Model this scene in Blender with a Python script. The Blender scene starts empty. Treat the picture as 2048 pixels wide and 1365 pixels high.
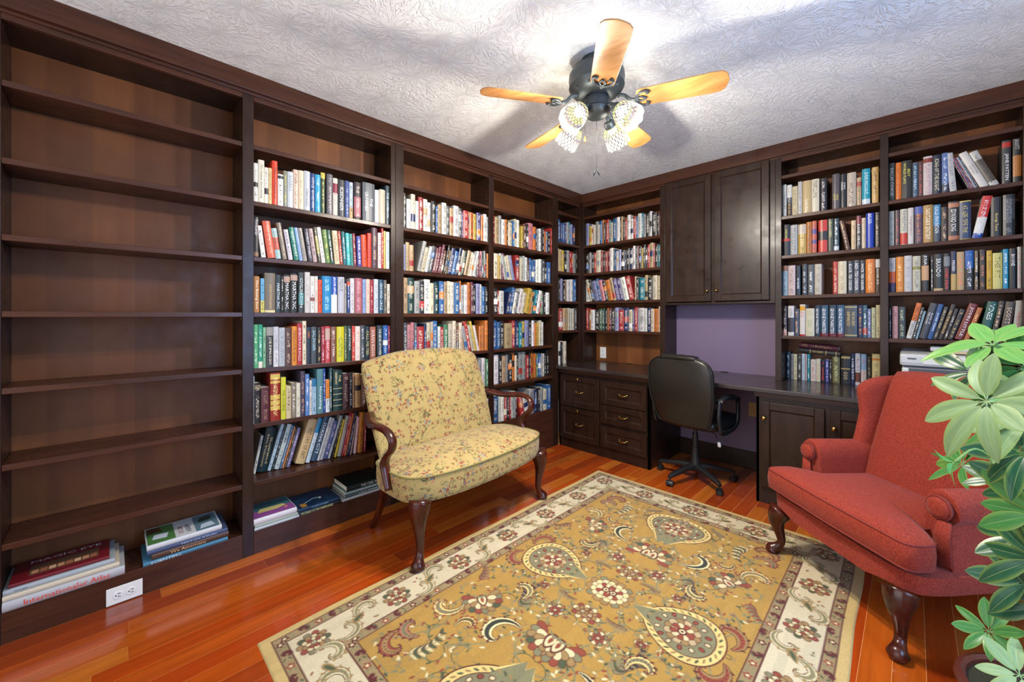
import bpy, math, random
import numpy as np
from mathutils import Vector, Matrix
S = bpy.context.scene
COL = S.collection
pi = math.pi
R = math.radians

# ---------------------------------------------------------------- camera, light, exposure
CAMP = Vector((2.3769, -3.3673, 1.2143))
cd = bpy.data.cameras.new('camera'); cam = bpy.data.objects.new('camera', cd); COL.objects.link(cam)
cam.location = CAMP; cam.rotation_euler = (pi/2, 0, R(45.03))
cd.sensor_fit = 'HORIZONTAL'; cd.sensor_width = 36; cd.lens = 802.7/2048*36; cd.shift_y = -49/2048
cd.clip_start = .05
S.camera = cam
S.view_settings.view_transform = 'Standard'; S.view_settings.look = 'None'
S.view_settings.gamma = 1; S.view_settings.use_curve_mapping = False
S.view_settings.exposure = 0.5

W = bpy.data.worlds.new('world'); S.world = W; W.use_nodes = True
W.node_tree.nodes['Background'].inputs[0].default_value = (.80, .88, 1, 1)
W.node_tree.nodes['Background'].inputs[1].default_value = 1.0

def area(name, loc, rot, sx, sy, power, colr):
    l = bpy.data.lights.new(name, 'AREA'); l.shape = 'RECTANGLE'; l.size = sx; l.size_y = sy
    l.energy = power; l.color = colr
    o = bpy.data.objects.new(name, l); o.location = loc; o.rotation_euler = rot; COL.objects.link(o)
    return o
# daylight through the window in the right-hand wall (x+), and an added fill light behind the camera, tilted up to brighten the ceiling
area('window_daylight', (3.36, -2.05, 1.35), (0, R(90), 0), 1.5, 1.1, 33, (.22, .50, 1.0))
area('fill_light', (1.6, -4.42, 1.2), (R(118), 0, 0), 2.6, 1.6, 13, (1.0, .93, .85))

LAMP_W = 39.0          # each of the four lamps of the ceiling fan

# ---------------------------------------------------------------- helpers
def srgb(h):
    h = h.strip('#')
    if len(h) == 3: h = ''.join(c*2 for c in h)
    v = [int(h[i:i+2], 16)/255 for i in (0, 2, 4)]
    return tuple((c/12.92 if c <= .04045 else ((c+.055)/1.055)**2.4) for c in v)

class MB:
    def __init__(s): s.v = []; s.f = []; s.m = []; s.uv = {}; s.n = 0
    def add(s, vs, fs, mi=0, uvs=None):
        b = len(s.v); s.v += [tuple(v) for v in vs]
        for k, f in enumerate(fs):
            if uvs: s.uv[len(s.f)] = [uvs[i] for i in f]
            s.f.append([i+b for i in f]); s.m.append(mi)
    def box(s, x0, x1, y0, y1, z0, z1, mi=0):
        s.add([(x0,y0,z0),(x1,y0,z0),(x1,y1,z0),(x0,y1,z0),(x0,y0,z1),(x1,y0,z1),(x1,y1,z1),(x0,y1,z1)],
              [(0,3,2,1),(4,5,6,7),(0,1,5,4),(1,2,6,5),(2,3,7,6),(3,0,4,7)], mi)
    def quad(s, a, b, c, d, mi=0, uvs=None): s.add([a,b,c,d], [(0,1,2,3)], mi, uvs)
    def rings(s, rings, mi=0, cap=True, closed=True, uvs=None):
        n = len(rings[0]); vs = [p for r in rings for p in r]; fs = []
        for i in range(len(rings)-1):
            for j in range(n if closed else n-1):
                k = (j+1) % n
                fs.append((i*n+j, i*n+k, (i+1)*n+k, (i+1)*n+j))
        if cap:
            fs.append(tuple(range(n))[::-1]); fs.append(tuple((len(rings)-1)*n+j for j in range(n)))
        s.add(vs, fs, mi, uvs)
    def tube(s, pts, rad, seg=10, mi=0, flat=1.0, up=(0,0,1), cap=True):
        pts = [Vector(p) for p in pts]; n = len(pts)
        if not hasattr(rad, '__len__'): rad = [rad]*n
        rs = []; prev = None
        for i, p in enumerate(pts):
            t = (pts[min(i+1,n-1)]-pts[max(i-1,0)]).normalized()
            a = Vector(up) if prev is None else prev
            a = a-t*a.dot(t)
            if a.length < 1e-4: a = Vector((1,0,0))-t*t.x
            a.normalize(); prev = a; b = t.cross(a)
            r = rad[i]
            if not hasattr(r, '__len__'): r = (r*flat, r)
            rs.append([p+a*(r[0]*math.cos(2*pi*k/seg))+b*(r[1]*math.sin(2*pi*k/seg)) for k in range(seg)])
        s.rings(rs, mi, cap)
    def lathe(s, prof, seg=24, c=(0,0,0), mi=0, cap=False, axis=None):
        c = Vector(c)
        if axis is None: X, Y, Z = Vector((1,0,0)), Vector((0,1,0)), Vector((0,0,1))
        else:
            Z = Vector(axis).normalized(); X = Z.orthogonal().normalized(); Y = Z.cross(X)
        rs = [[c+X*(r*math.cos(2*pi*k/seg))+Y*(r*math.sin(2*pi*k/seg))+Z*z for k in range(seg)] for r, z in prof]
        s.rings(rs, mi, cap)
    def loft(s, secs, n=28, mi=0, cap=True):
        """secs: (centre, half-axis a, half-axis b, superellipse exponent)"""
        rs = []
        for c, a, b, e in secs:
            c, a, b = Vector(c), Vector(a), Vector(b); r = []
            for k in range(n):
                t = 2*pi*(k+.5)/n; ct, st = math.cos(t), math.sin(t)
                r.append(c+a*(math.copysign(abs(ct)**(2/e), ct))+b*(math.copysign(abs(st)**(2/e), st)))
            rs.append(r)
        s.rings(rs, mi, cap)
    def build(s, name, mats, parent=None, smooth=False, bevel=0, subd=0, angle=None):
        me = bpy.data.meshes.new(name); me.from_pydata(s.v, [], s.f); 
        if not isinstance(mats, (list, tuple)): mats = [mats]
        for m in mats: me.materials.append(m)
        if len(mats) > 1: me.polygons.foreach_set('material_index', s.m)
        if s.uv:
            ul = me.uv_layers.new(name='UVMap').data
            for pi_, p in enumerate(me.polygons):
                if pi_ in s.uv:
                    for li, uv in zip(p.loop_indices, s.uv[pi_]): ul[li].uv = uv
        if smooth: me.shade_smooth()
        me.update()
        if angle is not None: me.set_sharp_from_angle(angle=R(angle))
        o = bpy.data.objects.new(name, me); COL.objects.link(o)
        if parent is not None: o.parent = parent
        if bevel:
            b = o.modifiers.new('edge', 'BEVEL'); b.width = bevel; b.segments = 2; b.limit_method = 'ANGLE'
        if subd:
            b = o.modifiers.new('smooth', 'SUBSURF'); b.levels = subd; b.render_levels = subd
        return o
def bx(name, m, parent, x0, x1, y0, y1, z0, z1, bevel=.0015):
    b = MB(); b.box(min(x0,x1), max(x0,x1), min(y0,y1), max(y0,y1), min(z0,z1), max(z0,z1))
    return b.build(name, m, parent, bevel=bevel)
def tag(o, label=None, cat=None, group=None, kind=None):
    if label: o['label'] = label
    if cat: o['category'] = cat
    if group: o['group'] = group
    if kind: o['kind'] = kind
    return o
def empty(name, loc=(0,0,0), rz=0, **k):
    o = bpy.data.objects.new(name, None); COL.objects.link(o); o.location = loc; o.rotation_euler = (0,0,rz)
    o.empty_display_size = .1
    tag(o, **k); return o
def spline(pts, n=6):
    """Catmull-Rom through pts (tuples of any length)"""
    P = [np.array(p, float) for p in pts]; P = [2*P[0]-P[1]]+P+[2*P[-1]-P[-2]]; out = []
    for i in range(1, len(P)-2):
        for k in range(n):
            t = k/n; a, b, c, d = P[i-1], P[i], P[i+1], P[i+2]
            out.append(.5*((2*b)+(c-a)*t+(2*a-5*b+4*c-d)*t*t+(3*b-a-3*c+d)*t**3))
    out.append(P[-2]); return [tuple(float(q) for q in v) for v in out]

# camera-independent conversion of measured picture points to places on known planes of the room
CF = 802.7; YA = R(45.03)
FW = Vector((-math.sin(YA), math.cos(YA), 0)); RT = Vector((math.cos(YA), math.sin(YA), 0))
def ray(px, py): return FW+RT*((px-1024)/CF)+Vector((0,0,1))*((633.5-py)/CF)
def hit(px, py, ax, val):
    r = ray(px, py); return CAMP+r*((val-CAMP[ax])/r[ax])

# ---------------------------------------------------------------- materials
class NT:
    def __init__(s, name):
        s.m = bpy.data.materials.new(name); s.m.use_nodes = True; s.t = s.m.node_tree; s.n = s.t.nodes
        s.b = s.n['Principled BSDF']; s.out = s.n['Material Output']
    def node(s, typ, **k):
        n = s.n.new(typ)
        for a, v in k.items():
            if a.startswith('i_'): n.inputs[int(a[2:])].default_value = v
            else: setattr(n, a, v)
        return n
    def link(s, a, b): s.t.links.new(a, b)
    def math(s, op, a, b=None, c=None, clamp=False):
        n = s.n.new('ShaderNodeMath'); n.operation = op; n.use_clamp = clamp
        for i, v in enumerate((a, b, c)):
            if v is None: continue
            if isinstance(v, (int, float)): n.inputs[i].default_value = v
            else: s.link(v, n.inputs[i])
        return n.outputs[0]
    def mix(s, f, a, b, blend='MIX'):
        n = s.n.new('ShaderNodeMix'); n.data_type = 'RGBA'; n.blend_type = blend
        for i, v in ((0, f), (6, a), (7, b)):
            if isinstance(v, (int, float)): n.inputs[i].default_value = v
            elif isinstance(v, tuple): n.inputs[i].default_value = (*v[:3], 1)
            else: s.link(v, n.inputs[i])
        return n.outputs[2]
    def ramp(s, f, stops, interp='LINEAR'):
        n = s.n.new('ShaderNodeValToRGB'); n.color_ramp.interpolation = interp
        e = n.color_ramp.elements
        while len(e) < len(stops): e.new(.5)
        for k, (p, c) in enumerate(stops):
            e[k].position = p; e[k].color = (*c[:3], 1) if isinstance(c, tuple) else (c, c, c, 1)
        s.link(f, n.inputs[0]); return n.outputs[0]
    def noise(s, vec=None, scale=5, detail=4, rough=.5, dist=0, dim='3D'):
        n = s.node('ShaderNodeTexNoise', noise_dimensions=dim); n.inputs['Scale'].default_value = scale
        n.inputs['Detail'].default_value = detail; n.inputs['Roughness'].default_value = rough; n.inputs['Distortion'].default_value = dist
        if vec is not None: s.link(vec, n.inputs['Vector'])
        return n.outputs[0]
    def coord(s, which='Object'):
        return s.node('ShaderNodeTexCoord').outputs[which]
    def mapping(s, vec, scale=(1,1,1), loc=(0,0,0), rot=(0,0,0)):
        n = s.node('ShaderNodeMapping'); n.inputs['Scale'].default_value = scale; n.inputs['Location'].default_value = loc
        n.inputs['Rotation'].default_value = rot; s.link(vec, n.inputs[0]); return n.outputs[0]
    def bump(s, h, strength=.3, dist=.002):
        n = s.node('ShaderNodeBump'); n.inputs['Strength'].default_value = strength; n.inputs['Distance'].default_value = dist
        s.link(h, n.inputs['Height']); s.link(n.outputs[0], s.b.inputs['Normal'])
    def set(s, **k):
        for a, v in k.items():
            i = s.b.inputs[{'rough':'Roughness','metal':'Metallic','spec':'Specular IOR Level','coat':'Coat Weight','coatr':'Coat Roughness','emc':'Emission Color','ems':'Emission Strength','sheen':'Sheen Weight','trans':'Transmission Weight','col':'Base Color','sub':'Subsurface Weight'}[a]]
            if isinstance(v, (int, float)): i.default_value = v
            elif isinstance(v, tuple): i.default_value = (*v[:3], 1)
            else: s.link(v, i)
        return s
def flat(name, h, rough=.5, **k):
    t = NT(name); t.set(col=srgb(h), rough=rough, **k); return t.m

def wood(name, c1, c2, rough=.3, grain=(30,30,2), scale=1.2, bump=.05, blotch=None, spec=.5):
    t = NT(name); co = t.coord(); g = t.noise(t.mapping(co, grain), scale, 6, .6, .4)
    col = t.ramp(g, [(.3, srgb(c1)), (.7, srgb(c2))])
    if blotch:
        q = t.noise(co, 1.6, 3, .5)
        col = t.mix(t.ramp(q, [(.35, 0.), (.7, 1.)]), col, srgb(blotch))
    r = t.ramp(t.noise(co, 9, 4, .6), [(.3, rough*.8), (.7, min(1, rough*1.35))])
    t.set(col=col, rough=r, spec=spec); t.bump(g, bump, .001); return t.m
M = {}
M['dark'] = wood('dark_stained_wood', '21130d', '332016', .30, (14,14,2.2), 1.5, .05, spec=.35)
M['darkh'] = wood('dark_stained_wood_shelf', '341d14', '4e2c1c', .30, (2,28,28), 1.2, .05, spec=.35)
M['back'] = wood('brown_back_panel', '6a3a18', '8c562c', .48, (9,9,.7), 1.0, .03, '5a341a', spec=.35)
def veneer(m):                       # veneer leaves of slightly different brown side by side
    nt = m.node_tree; n = nt.nodes; tc = n.new('ShaderNodeTexCoord'); sp = n.new('ShaderNodeSeparateXYZ'); nt.links.new(tc.outputs['Object'], sp.inputs[0])
    a = n.new('ShaderNodeMath'); a.operation = 'MULTIPLY'; a.inputs[1].default_value = 7.3; nt.links.new(sp.outputs[0], a.inputs[0])
    f_ = n.new('ShaderNodeMath'); f_.operation = 'FLOOR'; nt.links.new(a.outputs[0], f_.inputs[0])
    wn = n.new('ShaderNodeTexWhiteNoise'); wn.noise_dimensions = '1D'; nt.links.new(f_.outputs[0], wn.inputs['W'])
    mr = n.new('ShaderNodeMapRange'); mr.inputs[3].default_value = .72; mr.inputs[4].default_value = 1.15; nt.links.new(wn.outputs[0], mr.inputs[0])
    b = n['Principled BSDF']; src = b.inputs['Base Color'].links[0].from_socket
    vm = n.new('ShaderNodeVectorMath'); vm.operation = 'SCALE'; nt.links.new(src, vm.inputs[0]); nt.links.new(mr.outputs[0], vm.inputs['Scale']); nt.links.new(vm.outputs[0], b.inputs['Base Color'])
veneer(M['back'])
M['mahog'] = wood('polished_mahogany', '2c110b', '521f12', .20, (9,9,3), 2.0, .02)
M['blade'] = wood('oak_fan_blade', 'a8703a', 'c8945a', .35, (3,40,40), 1.2, .03)
M['black'] = flat('black_plastic', '1c1d1f', .42)
M['bronze'] = flat('aged_bronze', '41474b', .38, metal=.5)
M['brass'] = flat('brass', 'c9a35a', .22, metal=1)
M['chrome'] = flat('chrome', 'c8c8c8', .15, metal=1)
M['white'] = flat('white_plastic', 'e8e8e4', .35)
M['slot'] = flat('dark_slot', '15120f', .6)
M['tan'] = flat('tan_plastic', 'b58e62', .4)
M['paper'] = flat('page_paper', 'e4dcc8', .8)
M['purple'] = flat('purple_wall_paint', '75647e', .6)
M['wallpaint'] = flat('warm_white_paint', 'd8d2c6', .7)

# leather
t = NT('black_leather'); g = t.noise(t.coord(), 260, 3, .6); q = t.noise(t.coord(), 12, 3, .5)
t.set(col=srgb('1d1a17'), rough=t.ramp(q, [(.3,.30),(.7,.45)])); t.bump(g, .12, .001); M['leather'] = t.m

# ceiling: stomped crow's-foot plaster
t = NT('stomped_ceiling_texture'); co = t.coord()
v = t.node('ShaderNodeTexVoronoi', voronoi_dimensions='2D'); v.inputs['Scale'].default_value = 5.2; t.link(co, v.inputs['Vector'])
dv = t.node('ShaderNodeVectorMath', operation='SUBTRACT'); t.link(t.mapping(co, (1,1,0)), dv.inputs[0]); t.link(v.outputs['Position'], dv.inputs[1])
sx = t.node('ShaderNodeSeparateXYZ'); t.link(dv.outputs[0], sx.inputs[0])
ang = t.math('ARCTAN2', sx.outputs[1], sx.outputs[0])
cmb = t.node('ShaderNodeCombineXYZ'); t.link(t.math('MULTIPLY', ang, 4.6), cmb.inputs[0]); t.link(t.math('MULTIPLY', v.outputs['Distance'], 3.0), cmb.inputs[1])
sc = t.node('ShaderNodeSeparateColor'); t.link(v.outputs['Color'], sc.inputs[0]); t.link(t.math('MULTIPLY', sc.outputs[0], 60), cmb.inputs[2])
st = t.noise(cmb.outputs[0], 1.0, 4, .55, .3)
ridge = t.math('SUBTRACT', 1.0, t.math('MULTIPLY', t.math('ABSOLUTE', t.math('SUBTRACT', st, .5)), 13.0), clamp=True)
fin = t.noise(co, 60, 5, .65, 1.2)
h = t.math('ADD', t.math('MULTIPLY', ridge, 1.0), t.math('MULTIPLY', fin, .30))
t.set(col=srgb('e6e7e7'), rough=.9, spec=.2); t.bump(h, .6, .006); M['ceiling'] = t.m

# cherry floor planks (colour varies from plank to plank)
t = NT('cherry_plank'); oi = t.node('ShaderNodeObjectInfo'); co = t.coord()
tint = t.ramp(oi.outputs['Random'], [(0, srgb('8a3612')), (.2, srgb('a84414')), (.45, srgb('bc5a18')), (.65, srgb('b04212')), (.85, srgb('c87224')), (1, srgb('984a1c'))])
off = t.node('ShaderNodeVectorMath', operation='ADD'); t.link(t.mapping(co, (34, 1.6, 34)), off.inputs[0])
cc = t.node('ShaderNodeCombineXYZ'); t.link(t.math('MULTIPLY', oi.outputs['Random'], 97), cc.inputs[0]); t.link(t.math('MULTIPLY', oi.outputs['Random'], 31), cc.inputs[1]); t.link(cc.outputs[0], off.inputs[1])
g = t.noise(off.outputs[0], 1.0, 6, .62, .7)
col = t.mix(t.ramp(g, [(.32, .0), (.72, .55)]), tint, srgb('6e2a0c'))
t.set(col=col, rough=t.ramp(t.noise(co, 3, 3, .5), [(.3,.13),(.7,.24)]), coat=.4, coatr=.08); t.bump(g, .03, .001); M['plank'] = t.m
M['gap'] = flat('plank_joint', 'e09a5c', .5)

# red woven upholstery
t = NT('red_woven_fabric'); co = t.coord('UV')
w1 = t.node('ShaderNodeTexWave', wave_type='BANDS', bands_direction='DIAGONAL'); w1.inputs['Scale'].default_value = 55; w1.inputs['Distortion'].default_value = 1.5; t.link(t.coord(), w1.inputs[0])
n1 = t.noise(t.coord(), 210, 4, .7); n2 = t.noise(t.coord(), 3.5, 3, .5)
col = t.mix(t.ramp(n1, [(.35, 0.), (.65, 1.)]), srgb('6e2016'), srgb('a84430'))
col = t.mix(t.math('MULTIPLY', n2, .35), col, srgb('8c2c20'))
t.set(col=col, rough=.85, sheen=.08, spec=.2); t.bump(t.math('ADD', w1.outputs[1], n1), .35, .0012); M['red'] = t.m
M['redpipe'] = flat('red_piping', '7e2a20', .8)

# yellow floral upholstery (uv in metres)
t = NT('yellow_floral_fabric'); uv = t.node('ShaderNodeUVMap').outputs[0]
base = t.mix(t.noise(uv, 9, 3, .5), srgb('b29c62'), srgb('9c844c'))
base = t.mix(t.ramp(t.noise(uv, 420, 2, .5), [(.3, 0.), (.7, .35)]), base, srgb('ccb47a'))
def vor(scale, rand=.85, off=(0,0,0)):
    v = t.node('ShaderNodeTexVoronoi', voronoi_dimensions='2D'); v.inputs['Scale'].default_value = scale; v.inputs['Randomness'].default_value = rand
    t.link(t.mapping(uv, (1,1,1), off), v.inputs['Vector']); return v
def flower(scale, petals, r0, r1, off=(0,0,0), rand=.8):
    v = vor(scale, rand, off)
    d = t.node('ShaderNodeVectorMath', operation='SUBTRACT'); t.link(t.mapping(uv, (1,1,1), off), d.inputs[0]); t.link(v.outputs['Position'], d.inputs[1])
    s_ = t.node('ShaderNodeSeparateXYZ'); t.link(d.outputs[0], s_.inputs[0])
    a = t.math('ARCTAN2', s_.outputs[1], s_.outputs[0]); sc_ = t.node('ShaderNodeSeparateColor'); t.link(v.outputs['Color'], sc_.inputs[0])
    a = t.math('ADD', t.math('MULTIPLY', a, petals), t.math('MULTIPLY', sc_.outputs[0], 6))
    rr = t.math('ADD', t.math('MULTIPLY', t.math('COSINE', a), r1), r0)
    return t.math('SUBTRACT', rr, v.outputs['Distance']), v.outputs['Distance'], sc_.outputs[1]
vine = t.noise(uv, 11, 1.5, .45, .9, '2D'); vine2 = t.noise(t.mapping(uv, (1,1,1), (3.3,1.7,0)), 15, 1.0, .4, 1.2, '2D')
def line(nz, w): return t.math('LESS_THAN', t.math('ABSOLUTE', t.math('SUBTRACT', nz, .5)), w)
brk = t.math('GREATER_THAN', t.noise(t.mapping(uv, (1,1,1), (9,4,0)), 16, 1, .5, 0, '2D'), .47)
vl = t.math('MULTIPLY', t.math('MAXIMUM', line(vine, .010), line(vine2, .009)), brk)
near = t.math('MULTIPLY', t.math('MAXIMUM', line(vine, .055), line(vine2, .05)), brk)
col = t.mix(t.math('MULTIPLY', vl, .8), base, srgb('3c3c26'))
f, d, c = flower(62, 2, .0042*62*.9, .0030*62); col = t.mix(t.math('MULTIPLY', t.math('MULTIPLY', t.math('GREATER_THAN', f, .02), near), .75), col, srgb('5e6a3c'))   # small leaves along the stems
f, d, c = flower(24, 3, .165, .09, (.31,.77,0)); bud = t.math('MULTIPLY', t.math('GREATER_THAN', f, 0), t.math('GREATER_THAN', c, .45))
col = t.mix(t.math('MULTIPLY', bud, .85), col, srgb('7c3a26'))
f, d, c = flower(8.5, 6, .19, .06, (.13,.21,0), .75)
inner = vor(62, 1)
petc = t.ramp(inner.outputs['Color'], [(0, srgb('8c4030')), (.38, srgb('b0705a')), (.5, srgb('5c6a74')), (.62, srgb('7c8a8c')), (.75, srgb('8c3a28'))], 'CONSTANT')
pm = t.math('MULTIPLY', t.math('GREATER_THAN', f, 0), t.math('LESS_THAN', inner.outputs['Distance'], .42))
col = t.mix(t.math('MULTIPLY', pm, .85), col, petc)
t.set(col=col, rough=.8, sheen=.2, spec=.25); t.bump(t.noise(uv, 600, 2, .5), .15, .0008); M['floral'] = t.m
M['olive'] = flat('olive_piping', '7c7440', .8)

# book covers: tint = cover colour, ink = print colour, both stored on the mesh; small unreadable print by noise inside the spine
t = NT('book_cover'); 
at = t.node('ShaderNodeAttribute', attribute_name='tint'); ik = t.node('ShaderNodeAttribute', attribute_name='ink')
uv = t.node('ShaderNodeUVMap').outputs[0]; su = t.node('ShaderNodeSeparateXYZ'); t.link(uv, su.inputs[0])
oi = t.node('ShaderNodeObjectInfo'); rz = t.math('MULTIPLY', oi.outputs['Random'], 40)
pv = t.node('ShaderNodeVectorMath', operation='ADD'); t.link(t.mapping(t.coord(), (1,1,1)), pv.inputs[0])
c3 = t.node('ShaderNodeCombineXYZ'); t.link(rz, c3.inputs[0]); t.link(rz, c3.inputs[2]); t.link(c3.outputs[0], pv.inputs[1])
txt = t.math('GREATER_THAN', t.noise(t.mapping(pv.outputs[0], (150,150,230)), 1.0, 2, .6), .53)
def band(x, a, b): return t.math('MULTIPLY', t.math('GREATER_THAN', x, a), t.math('LESS_THAN', x, b))
brk = t.math('GREATER_THAN', t.noise(t.mapping(pv.outputs[0], (0,0,22)), 1.0, 0, .5), .44)
msk = t.math('MULTIPLY', t.math('MULTIPLY', band(su.outputs[0], .28, .72), band(su.outputs[1], .08, .9)), t.math('MULTIPLY', txt, brk))
fade = t.math('MULTIPLY', msk, ik.outputs['Alpha'])
col = t.mix(fade, at.outputs['Color'], ik.outputs['Color'])
t.set(col=col, rough=.38); M['cover'] = t.m
t = NT('book_lettering'); oi = t.node('ShaderNodeObjectInfo'); t.set(col=oi.outputs['Color'], rough=.4); M['ink'] = t.m

# ================================================================ room shell
DEP = .24
def struct(name, b, m, parent=None, **k):
    o = b.build(name, m, parent, **k)
    if parent is None: o['kind'] = 'structure'
    return o
b = MB(); b.box(-.34, 3.5, -4.6, .33, -.06, -.0008); floor = struct('floor', b, M['gap'])
rng = random.Random(4)
PW = .083; x = .0; ncol = 0
while x < 3.4:
    y = .25 - rng.random()*.9
    segs = [(.25, y)]
    while y > -4.35:
        L = rng.choice((.55, .75, .9, 1.1, 1.35, 1.6)); segs.append((y, max(y-L, -4.5))); y -= L
    for a, c in segs:
        if a-c < .05: continue
        b = MB(); b.box(x+.0009, x+PW-.0009, c+.0005, a-.0005, -.0008, 0)
        b.build('plank', M['plank'], floor)
    x += PW; ncol += 1
b = MB(); b.box(-.34, 3.5, -4.6, .33, 2.44, 2.5); struct('ceiling', b, M['ceiling'])
b = MB(); b.box(-.34, -.25, -4.6, .33, 0, 2.44); struct('wall_left', b, M['wallpaint'])
b = MB(); b.box(-.25, 3.5, .245, .33, 0, 2.44); struct('wall_back', b, M['purple'])
# right-hand wall with a window, front wall with a wide doorway to the hall (both beside or behind the camera)
b = MB()
b.box(3.4, 3.5, -4.5, -2.85, 0, 2.44); b.box(3.4, 3.5, -1.25, .245, 0, 2.44)
b.box(3.4, 3.5, -2.85, -1.25, 0, .75); b.box(3.4, 3.5, -2.85, -1.25, 1.95, 2.44)
struct('wall_right', b, M['wallpaint'])
b = MB(); b.box(-.25, .25, -4.6, -4.5, 0, 2.44); b.box(2.95, 3.5, -4.6, -4.5, 0, 2.44); b.box(.25, 2.95, -4.6, -4.5, 2.3, 2.44)
struct('wall_front', b, M['wallpaint'])
b = MB()
for y0, y1, z0, z1 in ((-2.85,-2.80,.75,1.95), (-1.30,-1.25,.75,1.95), (-2.80,-1.30,.75,.80), (-2.80,-1.30,1.90,1.95), (-2.07,-2.03,.80,1.90), (-2.80,-2.07,1.33,1.37), (-2.03,-1.30,1.33,1.37)):
    b.box(3.40, 3.44, y0, y1, z0, z1)
struct('window_1', b, M['white'])
b = MB(); b.box(.905, 1.643, .23, .245, 0, .14); struct('baseboard_back', b, M['dark'], bevel=.003)

# dark fascia boards under the ceiling
def fascia(name, rz, x0, x1, seams):
    t = MB(); t.box(x0, x1, -.025, .02, 2.352, 2.44); o = struct(name, t, M['darkh'], bevel=.002); o.rotation_euler = (0,0,rz)
    return o
fascia('trim_1', pi/2, -3.85, -.025, ())
fascia('trim_2', 0, -.0, 2.85, ())
for nm, rz, x0, x1 in (('trim_3', pi/2, -3.85, -.012), ('trim_4', 0, .012, 2.84)):
    t = MB(); t.box(x0, x1, -.010, .015, 2.338, 2.352); o = struct(nm, t, M['darkh'], bevel=.002); o.rotation_euler = (0,0,rz)

# ================================================================ fitted bookcases
# local frame of every unit: X along the wall, Y into the wall, Z up; front faces at y = 0
LS = [2.093, 1.805, 1.520, 1.235, .948, .663, .368]
RS = [2.216, 1.925, 1.647, 1.363, 1.079]
def bay(u, x0, x1, shelves, zbot=None):
    for z in shelves: bx('shelf', M['darkh'], u, x0, x1, .004, DEP-.012, z-.023, z, .002)
def stile(u, x0, x1, z0, z1=2.352): bx('stile', M['dark'], u, x0, x1, 0, .02, z0, z1)
def side(u, x0, x1, z0, z1=2.33): bx('side_panel', M['dark'], u, x0, x1, .02, DEP-.008, z0, z1, 0)
def rail(u, x0, x1): 
    bx('top_rail', M['darkh'], u, x0, x1, 0, .02, 2.315, 2.352); bx('top_panel', M['dark'], u, x0, x1, .02, DEP-.01, 2.318, 2.334, 0)
def back(u, x0, x1, z0, z1=2.33): bx('back_panel', M['back'], u, x0, x1, DEP-.01, DEP-.002, z0, z1, 0)
u1 = empty('bookcase', (0,0,0), pi/2, label='dark bookcase of two bays, one empty, one full of books behind the loveseat', cat='bookcase')
for a, c in ((-3.70,-3.655), (-2.901,-2.853), (-2.094,-2.062)): stile(u1, a, c, 0)
for a, c in ((-3.70,-3.655), (-2.901,-2.853), (-2.094,-2.062)): side(u1, a, c, .12)
bay(u1, -3.655, -2.901, LS); bay(u1, -2.853, -2.094, LS)
for a, c in ((-3.655,-2.901), (-2.853,-2.094)):
    rail(u1, a, c); back(u1, a, c, .1)
    bx('bottom_deck', M['darkh'], u1, a, c, .012, DEP-.01, .10, .118); bx('kick_board', M['darkh'], u1, a, c, .0, .018, 0, .118, .0015)
u2 = empty('bookcase', (0,0,0), pi/2, label='dark bookcase of two full bays between the loveseat and the desk corner', cat='bookcase')
for a, c in ((-2.060,-2.002), (-1.249,-1.198), (-.452,-.374)): stile(u2, a, c, 0); side(u2, a, c, .3)
bay(u2, -2.002, -1.249, LS[:6]); bay(u2, -1.198, -.452, LS[:6])
for a, c in ((-2.002,-1.249), (-1.198,-.452)):
    rail(u2, a, c); back(u2, a, c, .33)
    bx('bottom_deck', M['darkh'], u2, a, c, .012, DEP-.01, .337, .355); bx('kick_panel', M['darkh'], u2, a, c, .0, .018, 0, .355, .0015)
# rows of shelf-pin holes in the side panels
def pins(u, xs, side_, zs):
    b = MB()
    for yy in (.035, .185):
        for z in zs: b.box(xs, xs+side_*.0012, yy-.0025, yy+.0025, z-.0025, z+.0025)
    tag(b.build('shelf_pin', M['chrome'], u), kind='stuff')
pins(u2, -.452, -1, [2.12+.032*k for k in range(6)]); pins(u2, -1.249, -1, [2.12+.032*k for k in range(6)])
b = MB()
for z in LS[2:6]: b.box(-2.9022, -2.901, .035, .048, z-.036, z-.030)
tag(b.build('shelf_pin', M['chrome'], u1), kind='stuff')
uc = empty('corner_bookcase', (0,0,0), 0, label='dark corner bookcase standing on the desk beside the tall cupboard', cat='bookcase')
def Lpart(name, m, x0, x1, y0, y1, z0, z1, bev=.0015):   # a part of the corner unit's left wing, given in left-wall coordinates
    return bx(name, m, uc, -y1, -y0, x0, x1, z0, z1, bev)
for z in RS: Lpart('shelf', M['darkh'], -.372, -.028, .004, DEP-.012, z-.023, z, .002)
Lpart('back_panel', M['back'], -.372, 0, DEP-.01, DEP-.002, .755, 2.33, 0); Lpart('top_rail', M['darkh'], -.372, -.028, 0, .02, 2.315, 2.352)
Lpart('top_panel', M['dark'], -.372, -.028, .02, DEP-.01, 2.318, 2.334, 0)
Lpart('stile', M['dark'], -.028, 0, 0, .02, .755, 2.352); Lpart('side_panel', M['dark'], -.024, -.004, .02, DEP-.01, .755, 2.33, 0)
stile(uc, 0, .028, .755); bx('side_panel', M['dark'], uc, .0, .028, .02, DEP-.008, .755, 2.33, 0)
bay(uc, .028, .821, RS); rail(uc, .028, .821); back(uc, .028, .821, .755)
stile(uc, .821, .866, .755); side(uc, .829, .866, .755)
ur = empty('bookcase', (0,0,0), 0, label='dark bookcase of two bays on the desk behind the red armchair', cat='bookcase')
for a, c in ((1.676,1.712), (2.229,2.267), (2.781,2.83)): stile(ur, a, c, .755); side(ur, a, c, .755)
for a, c in ((1.712,2.229), (2.267,2.781)): bay(ur, a, c, RS); rail(ur, a, c); back(ur, a, c, .755)

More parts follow.
